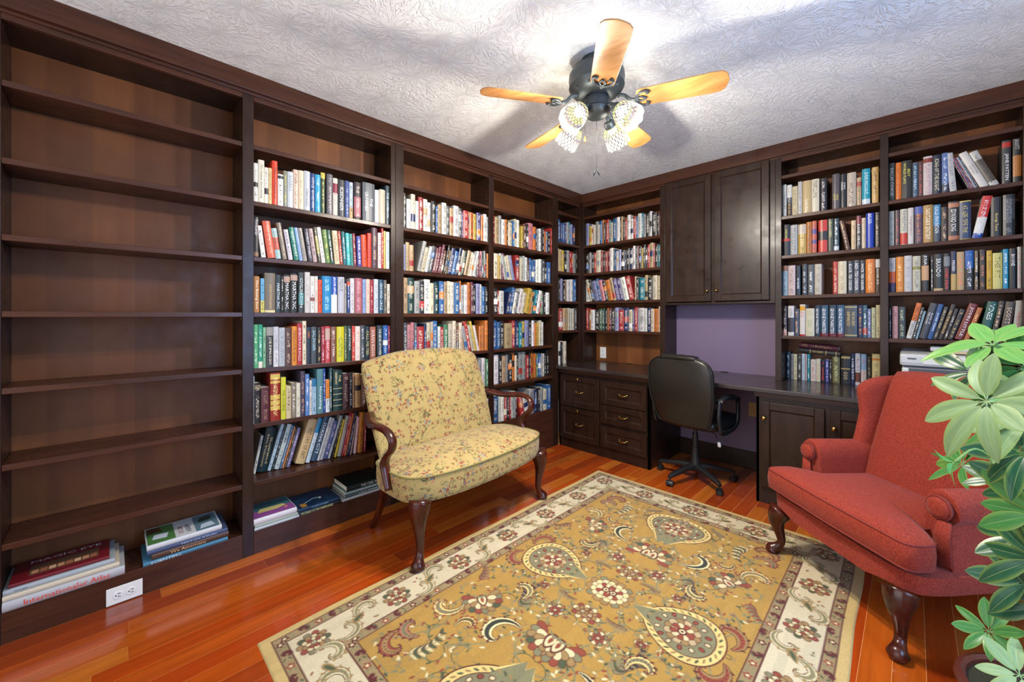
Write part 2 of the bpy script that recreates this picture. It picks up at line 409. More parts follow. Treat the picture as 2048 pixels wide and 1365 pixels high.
def frame_door(name, parent, x0, x1, z0, z1, y, th=.02, rl=.048, mat=None, sub='inset_panel'):
    mat = mat or M['dark']; b = MB()
    b.box(x0, x0+rl, y, y+th, z0, z1); b.box(x1-rl, x1, y, y+th, z0, z1)
    b.box(x0+rl, x1-rl, y, y+th, z0, z0+rl); b.box(x0+rl, x1-rl, y, y+th, z1-rl, z1)
    o = b.build(name, mat, parent, bevel=.0025)
    p = MB(); p.box(x0+rl, x1-rl, y+.009, y+th-.002, z0+rl, z1-rl); p.build(sub, mat, o)
    q = MB()                                         # moulded bead round the sunk panel
    a0, a1, c0, c1 = x0+rl, x1-rl, z0+rl, z1-rl; w = .008
    for (p0, p1, p2, p3) in (((a0,c0),(a1,c0),(a1-w,c0+w),(a0+w,c0+w)), ((a1,c0),(a1,c1),(a1-w,c1-w),(a1-w,c0+w)), ((a1,c1),(a0,c1),(a0+w,c1-w),(a1-w,c1-w)), ((a0,c1),(a0,c0),(a0+w,c0+w),(a0+w,c1-w))):
        q.quad((p0[0],y+.002,p0[1]), (p1[0],y+.002,p1[1]), (p2[0],y+.0085,p2[1]), (p3[0],y+.0085,p3[1]))
    q.build('bead', mat, o); return o
def knob(parent, x, z, y, r=.013, m=None):
    b = MB(); b.lathe([(0,0),(.006,0),(.005,.012),(r*.9,.016),(r,.022),(r*.8,.028),(0,.030)], 16, (x,y,z), axis=(0,-1,0))
    return b.build('knob', m or M['brass'], parent, smooth=True)
def pull(parent, x, z, y, w=.055):
    b = MB(); pts = spline([(x-w,y,z), (x-w*.92,y-.018,z-.002), (x-w*.5,y-.022,z-.004), (x,y-.023,z-.004), (x+w*.5,y-.022,z-.004), (x+w*.92,y-.018,z-.002), (x+w,y,z)], 3)
    b.tube(pts, [.0045+.0015*math.sin(pi*k/(len(pts)-1)) for k in range(len(pts))], 8)
    b.lathe([(0,0),(.008,0),(.006,.006),(0,.007)], 12, (x-w,y,z), axis=(0,-1,0)); b.lathe([(0,0),(.008,0),(.006,.006),(0,.007)], 12, (x+w,y,z), axis=(0,-1,0))
    return b.build('handle', M['brass'], parent, smooth=True)

cup = empty('wall_cupboard', (0,0,0), 0, label='tall dark two-door cupboard above the purple desk nook', cat='cupboard')
bx('side_panel', M['dark'], cup, .868, .886, .02, DEP-.004, 1.31, 2.33, 0); bx('side_panel', M['dark'], cup, 1.656, 1.675, .02, DEP-.004, 1.31, 2.33, 0)
bx('bottom_panel', M['dark'], cup, .868, 1.675, 0, DEP-.004, 1.312, 1.33); bx('back_panel', M['back'], cup, .886, 1.656, DEP-.014, DEP-.004, 1.33, 2.33, 0)
bx('face_frame', M['dark'], cup, .867, .882, 0, .02, 1.33, 2.352); bx('face_frame', M['dark'], cup, 1.240, 1.273, 0, .02, 1.33, 2.352); bx('face_frame', M['dark'], cup, 1.640, 1.675, 0, .02, 1.33, 2.352)
d = frame_door('door', cup, .883, 1.2445, 1.335, 2.345, -.02); knob(d, 1.221, 1.417, -.02, .011)
d = frame_door('door', cup, 1.2685, 1.641, 1.335, 2.345, -.02); knob(d, 1.290, 1.417, -.02, .011)

# ================================================================ desk
b = MB()
poly = [(-.228,-.371), (.0015,-.371), (.0015,-.418), (2.86,-.418), (2.86,.24), (-.228,.24)]
n = len(poly); vs = [(x,y,z) for z in (.726,.755) for x, y in poly]
b.add(vs, [tuple(range(n))[::-1], tuple(range(n,2*n))]+[(i,(i+1)%n,n+(i+1)%n,n+i) for i in range(n)])
t = wood('dark_worktop', '2c2423', '3a2f2c', .2, (2,28,28), 1.2, .03)
desk = tag(b.build('worktop', t, bevel=.005), 'long dark wooden worktop running under the bookcases and the purple nook', 'worktop')
ped = empty('drawer_cabinet', (0,0,0), 0, label='dark drawer cabinet under the desk in the corner, five brass-handled drawers', cat='cabinet')
FY = -.358
bx('side_panel', M['dark'], ped, .885, .905, FY, .225, 0, .70); bx('side_panel', M['dark'], ped, .004, .02, FY, .225, 0, .70)
bx('back_panel', M['dark'], ped, .02, .885, .21, .225, 0, .70, 0)
bx('face_frame', M['dark'], ped, .004, .905, FY, FY+.02, 0, .70); bx('apron', M['darkh'], ped, .004, .912, FY-.012, FY+.02, .69, .725)
for x0, x1, z0, z1, lock in ((.024,.447,.388,.667,1), (.024,.447,.088,.378,1), (.468,.884,.463,.658,0), (.468,.884,.300,.455,0), (.468,.884,.096,.268,0)):
    d = frame_door('drawer', ped, x0, x1, z0, z1, FY-.02, rl=.046, sub='drawer_panel')
    cx = (x0+x1)/2; cz = (z0+z1)/2
    pull(d, cx, cz, FY-.011, .034)
    if lock:
        q = MB(); q.lathe([(0,0),(.011,0),(.011,.003),(.004,.004),(0,.002)], 16, (cx-.015,FY-.02,z1-.024), axis=(0,-1,0)); q.build('lock', M['brass'], d, smooth=True)
cab = empty('base_cabinet', (0,0,0), 0, label='dark base cabinet with knobbed doors under the desk behind the red armchair', cat='cabinet')
bx('side_panel', M['dark'], cab, 1.643, 1.661, FY, .225, 0, .70); bx('side_panel', M['dark'], cab, 2.82, 2.838, FY, .225, 0, .70)
bx('face_frame', M['dark'], cab, 1.643, 2.838, FY, FY+.02, 0, .70); bx('apron', M['darkh'], cab, 1.634, 2.845, FY-.012, FY+.02, .69, .725)
for x0, x1 in ((1.673,2.003), (2.030,2.360), (2.405,2.735)):
    d = frame_door('door', cab, x0, x1, .11, .662, FY-.02)
    knob(d, x0+.02, .56, FY-.02, .014)

# ================================================================ outlets and cable holes
def outlet(name, loc, rot, w, h, m, label, vert):
    o = empty(name, loc, label=label, cat='outlet', group=None); o.rotation_euler = rot
    bx('cover_plate', m, o, -w/2, w/2, -.005, 0, -h/2, h/2, .0015)
    for sgn in (-1, 1):
        b = MB(); c = (0, sgn*.020) if vert else (sgn*.020, 0)
        b.lathe([(0,-.0005),(.0165,-.0005),(.0165,.0015),(.015,.002),(0,.002)], 20, (c[0],-.005,c[1]), axis=(0,-1,0)); s_ = b.build('socket', m, o)
        q = MB()
        for dx, dz, ww, hh in ((-.006,.003,.0013,.0045), (.006,.003,.0013,.0045), (0,-.007,.0022,.0022)):
            if not vert: dx, dz, ww, hh = dz, dx, hh, ww
            q.box(c[0]+dx-ww, c[0]+dx+ww, -.0075, -.006, c[1]+dz-hh, c[1]+dz+hh)
        q.build('slots', M['slot'], s_)
    return o
outlet('outlet', (.0,-3.326,.039), (0,0,pi/2), .112, .070, M['white'], 'white outlet on its side in the kick board below the empty bays', False)
outlet('outlet', (.110,DEP-.011,.842), (0,0,0), .07, .112, M['white'], 'white outlet above the desk in the corner bookcase', True)
outlet('outlet', (1.478,.245,.475), (0,0,0), .07, .112, M['tan'], 'tan outlet on the wall under the desk beside the base cabinet', True)
for k, (px, py) in enumerate(((1258.5,728.6), (1448.6,744.8))):
    p = hit(px, py, 2, .755); b = MB(); b.lathe([(.0,.001),(.022,.001),(.024,.003),(.030,.003),(.032,0)], 24, (p.x,p.y,.755))
    tag(b.build('cable_grommet', M['black'], smooth=True), ('black cable grommet in the desk under the corner bookcase', 'black cable grommet in the desk under the purple nook')[k], 'grommet')

# ================================================================ ceiling fan
FC = Vector((1.302, -1.721, 0))
fan = empty('ceiling_fan', FC, label='five-bladed oak and bronze ceiling fan with four stained-glass lamps', cat='ceiling fan')
b = MB(); b.lathe([(0,2.44),(.075,2.44),(.078,2.425),(.06,2.40),(.05,2.395)], 32); b.build('canopy', M['bronze'], fan, smooth=True, angle=40)
b = MB(); b.lathe([(.05,2.40),(.10,2.398),(.122,2.388),(.130,2.372),(.132,2.350),(.128,2.318),(.131,2.312),(.124,2.300),(.108,2.282),(.085,2.265),(.06,2.258),(0,2.256)], 48)
mo = b.build('motor_housing', M['bronze'], fan, smooth=True, angle=40)
for k in range(10):                                    # cast leaf rosettes round the lower motor shell
    a = 2*pi*k/10; b = MB()
    for j in range(7):
        q = (j-3)*.13; c0 = Vector((math.cos(a)*.118, math.sin(a)*.118, 2.292)); 
        tx = Vector((-math.sin(a), math.cos(a), 0)); dn = Vector((-math.cos(a)*.6, -math.sin(a)*.6, -.42)).normalized()
        dr = (dn*math.cos(q*2)+tx*math.sin(q*2)).normalized()
        b.tube([c0+dr*.004, c0+dr*.024], [.0035,.0015], 6)
    b.build('rosette', M['bronze'], mo, smooth=True)
b = MB(); b.lathe([(.058,2.262),(.062,2.245),(.060,2.212),(.066,2.205),(.064,2.190),(.045,2.172),(.02,2.166),(0,2.164)], 32); b.build('switch_housing', M['bronze'], fan, smooth=True, angle=40)
for k in range(5):
    a = R(22.5+72*k)
    Xr = Vector((math.cos(a), math.sin(a), 0)); Yt = Vector((-math.sin(a), math.cos(a), 0)); ti = R(-13)
    Yp = (Yt*math.cos(ti)+Vector((0,0,1))*math.sin(ti)); Np = Xr.cross(Yp)
    def P(r, s, h): return Xr*r+Yp*s+Np*h+Vector((0,0,2.224))
    prof = [(.185,.047),(.20,.052),(.30,.056),(.42,.0595),(.50,.061),(.535,.058),(.552,.044),(.560,.022),(.5635,0)]
    outl = [(r, w) for r, w in prof]+[(r, -w) for r, w in prof[::-1][1:]]
    b = MB(); n = len(outl); vs = [P(r, s, -.003) for r, s in outl]+[P(r, s, .003) for r, s in outl]
    b.add(vs, [tuple(range(n))[::-1], tuple(range(n, 2*n))]+[(i,(i+1)%n,n+(i+1)%n,n+i) for i in range(n)])
    b.build('blade', M['blade'], fan, bevel=.0012)
    b = MB()                                            # cast blade bracket with scrolls
    b.tube(spline([P(.10,0,.035), P(.13,0,.028), P(.155,0,.002), P(.185,0,-.007)], 4), [.011,.010,.010,.009,.009,.008,.008,.008,.008,.008,.008,.008,.008], 8)
    for sg in (-1, 1):
        b.tube(spline([P(.175,0,-.008), P(.19,sg*.022,-.009), P(.205,sg*.040,-.009), P(.228,sg*.044,-.008), P(.238,sg*.032,-.008), P(.226,sg*.026,-.008)], 4), .0055, 8)
        b.tube(spline([P(.18,0,-.008), P(.205,sg*.012,-.009), P(.222,sg*.004,-.009), P(.228,0,-.009)], 4), .0045, 8)
    b.build('blade_bracket', M['bronze'], fan, smooth=True)
# stained-glass lamp shades
t = NT('stained_glass'); uv = t.node('ShaderNodeUVMap').outputs[0]; sp = t.node('ShaderNodeSeparateXYZ'); t.link(uv, sp.inputs[0])
br = t.node('ShaderNodeTexBrick'); br.offset = .5; br.inputs['Scale'].default_value = 1; br.inputs['Brick Width'].default_value = 1/18; br.inputs['Row Height'].default_value = .125
br.inputs['Mortar Size'].default_value = .0055; br.inputs['Mortar Smooth'].default_value = 0; br.inputs['Color1'].default_value = (0,0,0,1); br.inputs['Color2'].default_value = (1,1,1,1); t.link(uv, br.inputs[0])
lead = br.outputs['Fac']
rowc = t.ramp(sp.outputs[1], [(0, srgb('e8e6d8')), (.38, srgb('8c90b8')), (.44, srgb('a87a72')), (.50, srgb('8c90b8')), (.56, srgb('d8d890')), (1, srgb('d8dca0'))], 'CONSTANT')
alt = t.mix(t.math('MULTIPLY', br.outputs['Color'], .35), rowc, srgb('f4e2a4'))
colr = t.mix(lead, alt, srgb('1a1512'))
t.set(col=t.mix(.9, colr, (0,0,0)), rough=.3)
tl = t.node('ShaderNodeBsdfTranslucent'); t.link(t.mix(.93, colr, (0,0,0)), tl.inputs[0]); tr = t.node('ShaderNodeBsdfTransparent'); t.link(t.mix(.25, (1,1,1), colr, 'MULTIPLY'), tr.inputs[0])
em = t.node('ShaderNodeEmission'); t.link(colr, em.inputs[0]); em.inputs[1].default_value = .6
m1 = t.node('ShaderNodeMixShader'); m1.inputs[0].default_value = .5; t.link(t.b.outputs[0], m1.inputs[1]); t.link(tl.outputs[0], m1.inputs[2])
ml = t.math('MULTIPLY', t.math('SUBTRACT', 1.0, lead), .8)
m2 = t.node('ShaderNodeMixShader'); t.link(ml, m2.inputs[0]); t.link(m1.outputs[0], m2.inputs[1]); t.link(tr.outputs[0], m2.inputs[2])
ad = t.node('ShaderNodeAddShader'); t.link(m2.outputs[0], ad.inputs[0]); t.link(em.outputs[0], ad.inputs[1]); t.link(ad.outputs[0], t.out.inputs[0]); M['shade'] = t.m
t = NT('lit_bulb'); t.set(col=(1,1,1), emc=(1,.93,.82), ems=3.0); M['bulb'] = t.m
for k in range(4):
    a = R(-90+90*k+ -2); out = Vector((math.cos(a), math.sin(a), 0)); ax = (out*math.cos(R(42))-Vector((0,0,1))*math.sin(R(42))).normalized()
    p0 = out*.105+Vector((0,0,2.175))
    b = MB(); b.tube(spline([out*.05+Vector((0,0,2.205)), out*.085+Vector((0,0,2.202)), p0+ax*.0], 5), .008, 10)
    b.lathe([(0,-.012),(.022,-.010),(.027,0),(.027,.022),(.022,.026)], 20, p0, axis=ax); arm = b.build('lamp_arm', M['bronze'], fan, smooth=True, angle=50)
    X = ax.orthogonal().normalized(); Y = ax.cross(X)
    prof = [(.024,.018,1.),(.036,.026,.86),(.045,.038,.72),(.051,.054,.58),(.055,.072,.44),(.057,.090,.30),(.058,.105,.15),(.0585,.122,0)]
    b = MB(); ns = 36; vs = []; uvs = []
    for j, (r, z, v) in enumerate(prof):
        for i in range(ns+1):
            th = 2*pi*i/ns; zz = z+(.004*math.cos(th*9) if j == len(prof)-1 else 0)
            vs.append(p0+ax*zz+X*(r*math.cos(th))+Y*(r*math.sin(th))); uvs.append((i/ns, v))
    fs = [(j*(ns+1)+i, j*(ns+1)+i+1, (j+1)*(ns+1)+i+1, (j+1)*(ns+1)+i) for j in range(len(prof)-1) for i in range(ns)]
    b.add(vs, fs, 0, uvs); b.build('lamp_shade', M['shade'], fan, smooth=True)
    b = MB(); b.lathe([(0,.0),(.010,.004),(.012,.012),(.019,.024),(.024,.036),(.022,.046),(.012,.054),(0,.056)], 16, p0, axis=ax); bo = b.build('bulb', M['bulb'], fan, smooth=True)
    bo.visible_shadow = True
    l = bpy.data.lights.new('lamp', 'SPOT'); l.energy = LAMP_W; l.color = (1, .915, .80); l.shadow_soft_size = .022; l.spot_size = R(178); l.spot_blend = .35
    lo = bpy.data.objects.new('lamp_light', l); COL.objects.link(lo); lo.location = FC+p0+ax*.085; lo.rotation_euler = ax.to_track_quat('-Z', 'Y').to_euler()
    l = bpy.data.lights.new('lamp_glow', 'POINT'); l.energy = LAMP_W*.12; l.color = (1, .95, .9); l.shadow_soft_size = .022
    lo = bpy.data.objects.new('lamp_glow', l); COL.objects.link(lo); lo.location = FC+p0+ax*.085
b = MB(); b.tube([(0,0,2.166),(0,0,1.925)], .0012, 6); ch = b.build('pull_chain', M['bronze'], fan)
b = MB()
for sg in (-1, 1): b.tube([(0,0,1.925), (sg*.008*.71, sg*.008*.70, 1.906), (sg*.014*.71, sg*.014*.70, 1.892)], [.002,.0035,.003], 8)
b.build('chain_fob', M['bronze'], ch, smooth=True)
b = MB(); b.tube([(-.045,-.03,2.19),(-.045,-.03,2.08)], .001, 6); ch = b.build('pull_chain', M['bronze'], fan)
b = MB(); b.lathe([(0,2.085),(.003,2.083),(.005,2.068),(.0055,2.058),(.004,2.054),(0,2.053)], 12, (-.045,-.03,0)); b.build('chain_fob', M['blade'], ch, smooth=True)

# ================================================================ loveseat (local: x along its width, +y to its front)
def local_to(o, cx, cy, ang): o.location = (cx, cy, .0095); o.rotation_euler = (0, 0, ang)
def uvbuild(mb, name, mat, parent, **k):
    """box-projected uv in metres on every face that has none"""
    for i, f in enumerate(mb.f):
        if i in mb.uv: continue
        p = [Vector(mb.v[j]) for j in f]; nrm = Vector((0,0,0))
        for j in range(1, len(p)-1): nrm += (p[j]-p[0]).cross(p[j+1]-p[0])
        ax = max(range(3), key=lambda q: abs(nrm[q])); mb.uv[i] = [((q.y, q.z), (q.x, q.z), (q.x, q.y))[ax] for q in p]
        mb.uv[i] = [(float(u_), float(v_)) for u_, v_ in mb.uv[i]]
    return mb.build(name, mat, parent, **k)
def cabriole(mb, x, y, dx, dy, top, s=1.0, reach=.035, foot=0.):
    """curved front leg: knee bulging towards (dx,dy), thin ankle, rounded pad foot"""
    d = Vector((dx, dy, 0)).normalized()
    pr = [(top, .0, .050), (top*.88, .35, .046), (top*.74, .55, .036), (top*.58, .42, .0265), (top*.42, .18, .0205), (top*.28, .05, .0175), (top*.19, .25, .0175), (top*.12, .62, .022), (top*.07, .95, .029), (top*.035, 1.0, .031), (foot, .95, .021)]
    sp = spline([(x+d.x*reach*q, y+d.y*reach*q, z, r*s) for z, q, r in pr], 3)
    mb.tube([p[:3] for p in sp], [p[3] for p in sp], 16, up=(1,0,0))
lov = empty('loveseat', label='yellow floral high-back loveseat with curved mahogany arms and legs', cat='loveseat')
local_to(lov, .65, -1.84, R(94.2)-pi/2)
# in this frame +x runs along the seat (away from the camera) after the quarter turn, so use s (width) -> y and t (front) -> x
def ST(s, t, z): return (t, s, z)
def outline(sc=1.0, N=112, hw=.53, bow=.055):
    pts = []
    for k in range(N):
        a = 2*pi*k/N; c, s_ = math.cos(a), math.sin(a)
        e = 5.2
        u_ = math.copysign(abs(s_)**(2/e), s_); v_ = math.copysign(abs(c)**(2/e), c)
        s = u_*hw*(1-.035*max(0, -v_)); t = -.185+v_*.215
        if v_ > 0: t += bow*(1-(s/hw)**2)*v_
        s0, t0 = 0, -.17
        pts.append((s0+(s-s0)*sc, t0+(t-t0)*sc))
    return pts
b = MB(); rs = []
for z, sc in ((.298,.955),(.302,.985),(.325,1.0),(.37,1.008),(.41,1.004),(.424,1.0)): rs.append([ST(s, t, z) for s, t in outline(sc)])
for q in (.985,.95,.88,.76,.6,.4,.2,.04): rs.append([ST(s, t, .426+.052*(1-q**3.2)) for s, t in outline(q)])
b.rings(rs); uvbuild(b, 'seat_cushion', M['floral'], lov, smooth=True)
b = MB(); o_ = outline(1.006); o_ = o_+o_[:1]; b.tube([ST(s, t, .425) for s, t in o_], .0045, 6, cap=False); b.build('piping', M['olive'], lov, smooth=True)
b = MB(); rs = []                                        # upholstered back
NS = 44
for iv in range(31):
    v = iv/30; hw = .440+.016*v+.012*math.sin(pi*v); 
    top = 1-max(0, (v-.93)/.07)**2*.0
    thick = .044*(max(0.06, 1-max(0, (v-.90)/.10)**2.5))**.5*(max(.3, 1-max(0, (.05-v)/.05)))
    ring = []
    for k in range(NS):
        a = 2*pi*(k+.5)/NS; c, s_ = math.cos(a), math.sin(a); e = 6
        s = math.copysign(abs(c)**(2/e), c)*hw*(1-.012*max(0, (v-.93)/.07)**2); dt = math.copysign(abs(s_)**(2/2.6), s_)*thick
        crown = .068*(1-min(1, abs(s)/.455)**1.9); crown += -.012*max(0, (abs(s)-.40)/.065)**2
        z = .36+v*(.932+crown*1.0-.36); t = -.385-.20*(v**1.1)+dt
        if s_ > 0: t += .012*(1-(s/.47)**2)*math.sin(pi*v)
        ring.append(ST(s, t, z))
    rs.append(ring)
b.rings(rs); uvbuild(b, 'backrest', M['floral'], lov, smooth=True)
for sg in (-1, 1):
    b = MB(); cabriole(b, .005, sg*.47, .55, sg*.85, .315, 1.12, .03); b.build('leg', M['mahog'], lov, smooth=True)
    b = MB(); b.tube(spline([(-.33, sg*.455, .31, .024), (-.37, sg*.448, .20, .021), (-.43, sg*.44, .09, .018), (-.51, sg*.432, .0, .016)], 4) and [p[:3] for p in spline([(-.33, sg*.455, .31, .024), (-.37, sg*.448, .20, .021), (-.43, sg*.44, .09, .018), (-.51, sg*.432, -.009, .016)], 4)], [.025-.0007*i for i in range(13)], 4, up=(1,1,0)); b.build('leg', M['mahog'], lov, bevel=.003)
    # curved arm: flat hand rest sweeping out from the back, scrolling down and back into the seat rail
    pts = [(-.50, .455, .640, .018), (-.455, .475, .654, .020), (-.38, .510, .640, .021), (-.30, .540, .640, .021), (-.22, .556, .648, .018), (-.15, .554, .636, .016), (-.112, .550, .600, .0165), (-.122, .546, .552, .016), (-.165, .544, .512, .017), (-.190, .544, .465, .019), (-.170, .545, .405, .017), (-.145, .548, .345, .015)]
    sp = spline([(t, sg*s, z, r) for t, s, z, r in pts], 5)
    b = MB(); b.tube([p[:3] for p in sp], [(p[3]*.95, p[3]*1.5) for p in sp], 14, up=(0,0,1)); b.build('arm', M['mahog'], lov, smooth=True)

# ================================================================ wing chair (s to its picture-right, t to its front)
wc = empty('wing_chair', label='red upholstered wing chair with rolled arms and cabriole front legs', cat='armchair')
wc.location = (2.115, -1.165, .0095)
# local x = s along (.736,-.677), local y = -t (front is -y)
wc.rotation_euler = (0, 0, math.atan2(-.677, .736))
def Q(s, t, z): return (s, -t, z)
fab = M['red']
b = MB(); rs = []                                        # seat rail with a serpentine lower edge
def rail_out(N=72, hx=.365, t0=-.62, t1=.012):
    pts = []
    for k in range(N):
        a = 2*pi*(k+.5)/N; c, s_ = math.cos(a), math.sin(a); e = 9
        pts.append((math.copysign(abs(c)**(2/e), c)*hx*(1-.10*max(0, -(math.copysign(abs(s_)**(2/e), s_)))), (t0+t1)/2+math.copysign(abs(s_)**(2/e), s_)*(t1-t0)/2))
    return pts
def low(s, t): return .205-(.030*math.cos(pi*min(1, abs(s)/.30)*1.0)+.0 if t > -.1 and abs(s) < .30 else -.03)*1.0+(.0)
for q in range(7):
    v = q/6; r_ = []
    for s, t in rail_out():
        zl = low(s, t); k = 1-.02*(1-v)**3
        r_.append(Q(s*k, t, zl+v*(.302-zl)))
    rs.append(r_)
b.rings(rs); uvbuild(b, 'seat_rail', fab, wc, smooth=True, angle=50)
b = MB(); rs = []                                        # T-shaped loose cushion
def tc(sc, N=96):
    base = [(-.255,-.44),(.255,-.44),(.262,-.12),(.285,-.095),(.352,-.085),(.368,-.06),(.365,.005),(.345,.028),(0,.038),(-.345,.028),(-.365,.005),(-.368,-.06),(-.352,-.085),(-.285,-.095),(-.262,-.12)]
    P_ = [np.array(p) for p in base]; L = [0]
    for i in range(len(P_)): L.append(L[-1]+np.linalg.norm(P_[(i+1)%len(P_)]-P_[i]))
    out = []
    for k in range(N):
        d = L[-1]*k/N; i = max(j for j in range(len(P_)) if L[j] <= d+1e-9); f_ = (d-L[i])/(L[i+1]-L[i]); p = P_[i]*(1-f_)+P_[(i+1)%len(P_)]*f_
        out.append(((p[0])*sc, -.2+(p[1]+.2)*sc))
    return out
for z, q in ((.318,.3),(.316,.9),(.322,.975),(.332,1.0),(.372,1.012),(.408,1.0),(.420,.975),(.430,.9),(.442,.7),(.449,.4),(.45,.08)): rs.append([Q(s, t, z) for s, t in tc(q)])
b.rings(rs); uvbuild(b, 'seat_cushion', fab, wc, smooth=True)
for z, q in ((.414,.99),(.326,.992)):
    o_ = tc(q); o_ = o_+o_[:1]; b = MB(); b.tube([Q(s, t, z) for s, t in o_], .0042, 6, cap=False); b.build('piping', M['redpipe'], wc, smooth=True)
b = MB(); rs = []                                        # inside back
for iv in range(25):
    v = iv/24; th = .055*(max(.05, 1-max(0, (v-.88)/.12)**2.4))**.5; hw = .262+.012*v; ring = []
    for k in range(40):
        a = 2*pi*(k+.5)/40; c, s_ = math.cos(a), math.sin(a)
        s = math.copysign(abs(c)**(2/6), c)*hw; dt = math.copysign(abs(s_)**(2/3), s_)*th
        z = .34+v*(.925+.022*(1-(s/.28)**2)-.34); t = -.415-.185*v+dt
        if s_ > 0: t += .03*(1-(s/.29)**2)*math.sin(pi*min(1, v*1.05))
        ring.append(Q(s, t, z))
    rs.append(ring)
b.rings(rs); uvbuild(b, 'backrest', fab, wc, smooth=True)
b = MB(); b.loft([(Q(0, -.60-.07*v, .20+.70*v), (.335-.01*v, 0, 0), (0, .05, 0), 6) for v in (0,.25,.5,.75,.95,1)], 32); uvbuild(b, 'outside_back', fab, wc, smooth=True, angle=60)
for sg in (-1, 1):
    b = MB(); rs = []                                    # wing
    for iv in range(25):
        v = iv/24; z = .50+v*(.905-.50)
        tf = -.36-.075*min(1, v*1.9)**.7+.03*max(0, v-.55) - .11*max(0, (v-.80)/.20)**2.6     # front edge
        tb = -.62-.06*v; w_ = .030*(max(.08, 1-max(0, (v-.88)/.12)**2.4))**.5
        s0 = sg*(.276+.018*v+.0*v); ring = []
        for k in range(28):
            a = 2*pi*(k+.5)/28; c, s_ = math.cos(a), math.sin(a)
            tt = (tf+tb)/2+math.copysign(abs(c)**(2/4), c)*(tf-tb)/2; ds = math.copysign(abs(s_)**(2/3), s_)*w_
            fl = .020*((tt-tb)/(tf-tb))
            zz = z-.012*max(0, (tt-tb)/(tf-tb))*v*v
            ring.append(Q(s0+sg*fl+ds, tt, zz))
        rs.append(ring)
    b.rings(rs); uvbuild(b, 'wing', fab, wc, smooth=True)
    # rolled arm: cross-section swept from front to back
    b = MB(); rs = []
    sec = []                                             # (s outward from inner face, z)
    for q in ((.262,.30),(.262,.40),(.266,.46),(.268,.515),(.282,.556),(.312,.578),(.346,.574),(.372,.552),(.382,.520),(.376,.488),(.356,.468),(.352,.44),(.356,.36),(.358,.24),(.30,.24)): sec.append(q)
    sp = spline(sec+[sec[0]], 3)[:-1]
    for j, (t, k) in enumerate(((-.155,.86),(-.152,.97),(-.16,1.0),(-.22,1.0),(-.30,.99),(-.45,.97),(-.60,.95))):
        rs.append([Q(sg*(.292+(s-.315)*k), t-.012, .40+(z-.40)*k) for s, z in sp])
    b.rings(rs if sg > 0 else rs); arm = uvbuild(b, 'arm', fab, wc, smooth=True)
    b = MB()                                             # scroll and pleats on the arm front
    cx_, cz_ = .304, .516
    b.loft([(Q(sg*cx_, -.160, cz_), (.040, 0, 0), (0, 0, .040), 2), (Q(sg*cx_, -.143, cz_), (.037, 0, 0), (0, 0, .037), 2), (Q(sg*cx_, -.137, cz_), (.024, 0, 0), (0, 0, .024), 2)], 28)
    b.loft([(Q(sg*.318, -.156, .475), (.022,0,0), (0,.010,0), 2), (Q(sg*.312, -.152, .42), (.028,0,0), (0,.010,0), 2), (Q(sg*.312, -.154, .32), (.032,0,0), (0,.008,0), 2)], 16)
    uvbuild(b, 'arm_front_scroll', fab, arm, smooth=True)
    b = MB(); pts = [Q(sg*(cx_+.041*math.cos(a)), -.150, cz_+.041*math.sin(a)) for a in [pi*1.35-sg*0+2*pi*.82*k/24-.0 for k in range(25)]]; b.tube(pts, .0038, 6)
    b.build('piping', M['redpipe'], arm, smooth=True)
    b = MB(); cabriole(b, sg*.30, -.0+.012, sg*.55, -.85, .222, 1.05, .038, -.009 if sg > 0 else 0); b.build('leg', M['mahog'], wc, smooth=True)
    b = MB(); b.tube([Q(sg*.29, -.58, .22), Q(sg*.285, -.62, .10), Q(sg*.28, -.67, -.009)], [.026,.021,.018], 4, up=(1,1,0)); b.build('leg', M['mahog'], wc, bevel=.003)
for dx in (0,): pass
wc['label'] = 'red upholstered wing chair with rolled arms and cabriole front legs'

# ================================================================ office chair (back towards the camera)
oc = empty('office_chair', (1.225, -.285, 0), R(-7), label='black leather swivel office chair on a five-wheeled base at the desk', cat='office chair')
b = MB()
secs = []
for iv in range(29):
    v = iv/28; z = .425+v*.515
    hw = .185+.062*math.sin(min(1, v*1.7)*pi/2)-.012*v; hw *= (max(.02, 1-max(0, (v-.74)/.26)**2.6))**.42
    if v < .06: hw *= .90+.1*(v/.06)
    th = (.030+.018*math.sin(pi*v))*(max(.05, 1-max(0, (v-.93)/.07)**2))**.5
    y = -.150-.075*v-.018*math.sin(pi*v)
    secs.append(((0, y, z), (hw, 0, 0), (0, th, 0), 3.2))
b.loft(secs, 40); b.build('backrest', M['leather'], oc, smooth=True)
b = MB(); pts = [(s[0][0]-s[1][0]*1.0, s[0][1]-.02, s[0][2]) for s in secs[1:-1]]+[(s[0][0]+s[1][0]*1.0, s[0][1]-.02, s[0][2]) for s in secs[1:-1][::-1]]; pts += pts[:1]
b.tube(pts, .0055, 6, cap=False); b.build('back_welt', M['leather'], oc, smooth=True)
b = MB(); b.loft([((x, -.228-.004*math.cos(x*20), .925-.35*x*x), (0, .036, 0), (0, 0, .020+.0015*math.sin(x*90)), 2.2) for x in [-.125+.0125*k for k in range(21)]], 16); b.build('headrest_pad', M['leather'], oc, smooth=True)
b = MB(); b.loft([((0,.055,.41), (.20,0,0), (0,.20,0), 4), ((0,.055,.425), (.235,0,0), (0,.235,0), 4), ((0,.06,.46), (.24,0,0), (0,.24,0), 4), ((0,.06,.485), (.225,0,0), (0,.225,0), 4), ((0,.06,.495), (.15,0,0), (0,.15,0), 3)], 40); b.build('seat', M['leather'], oc, smooth=True)
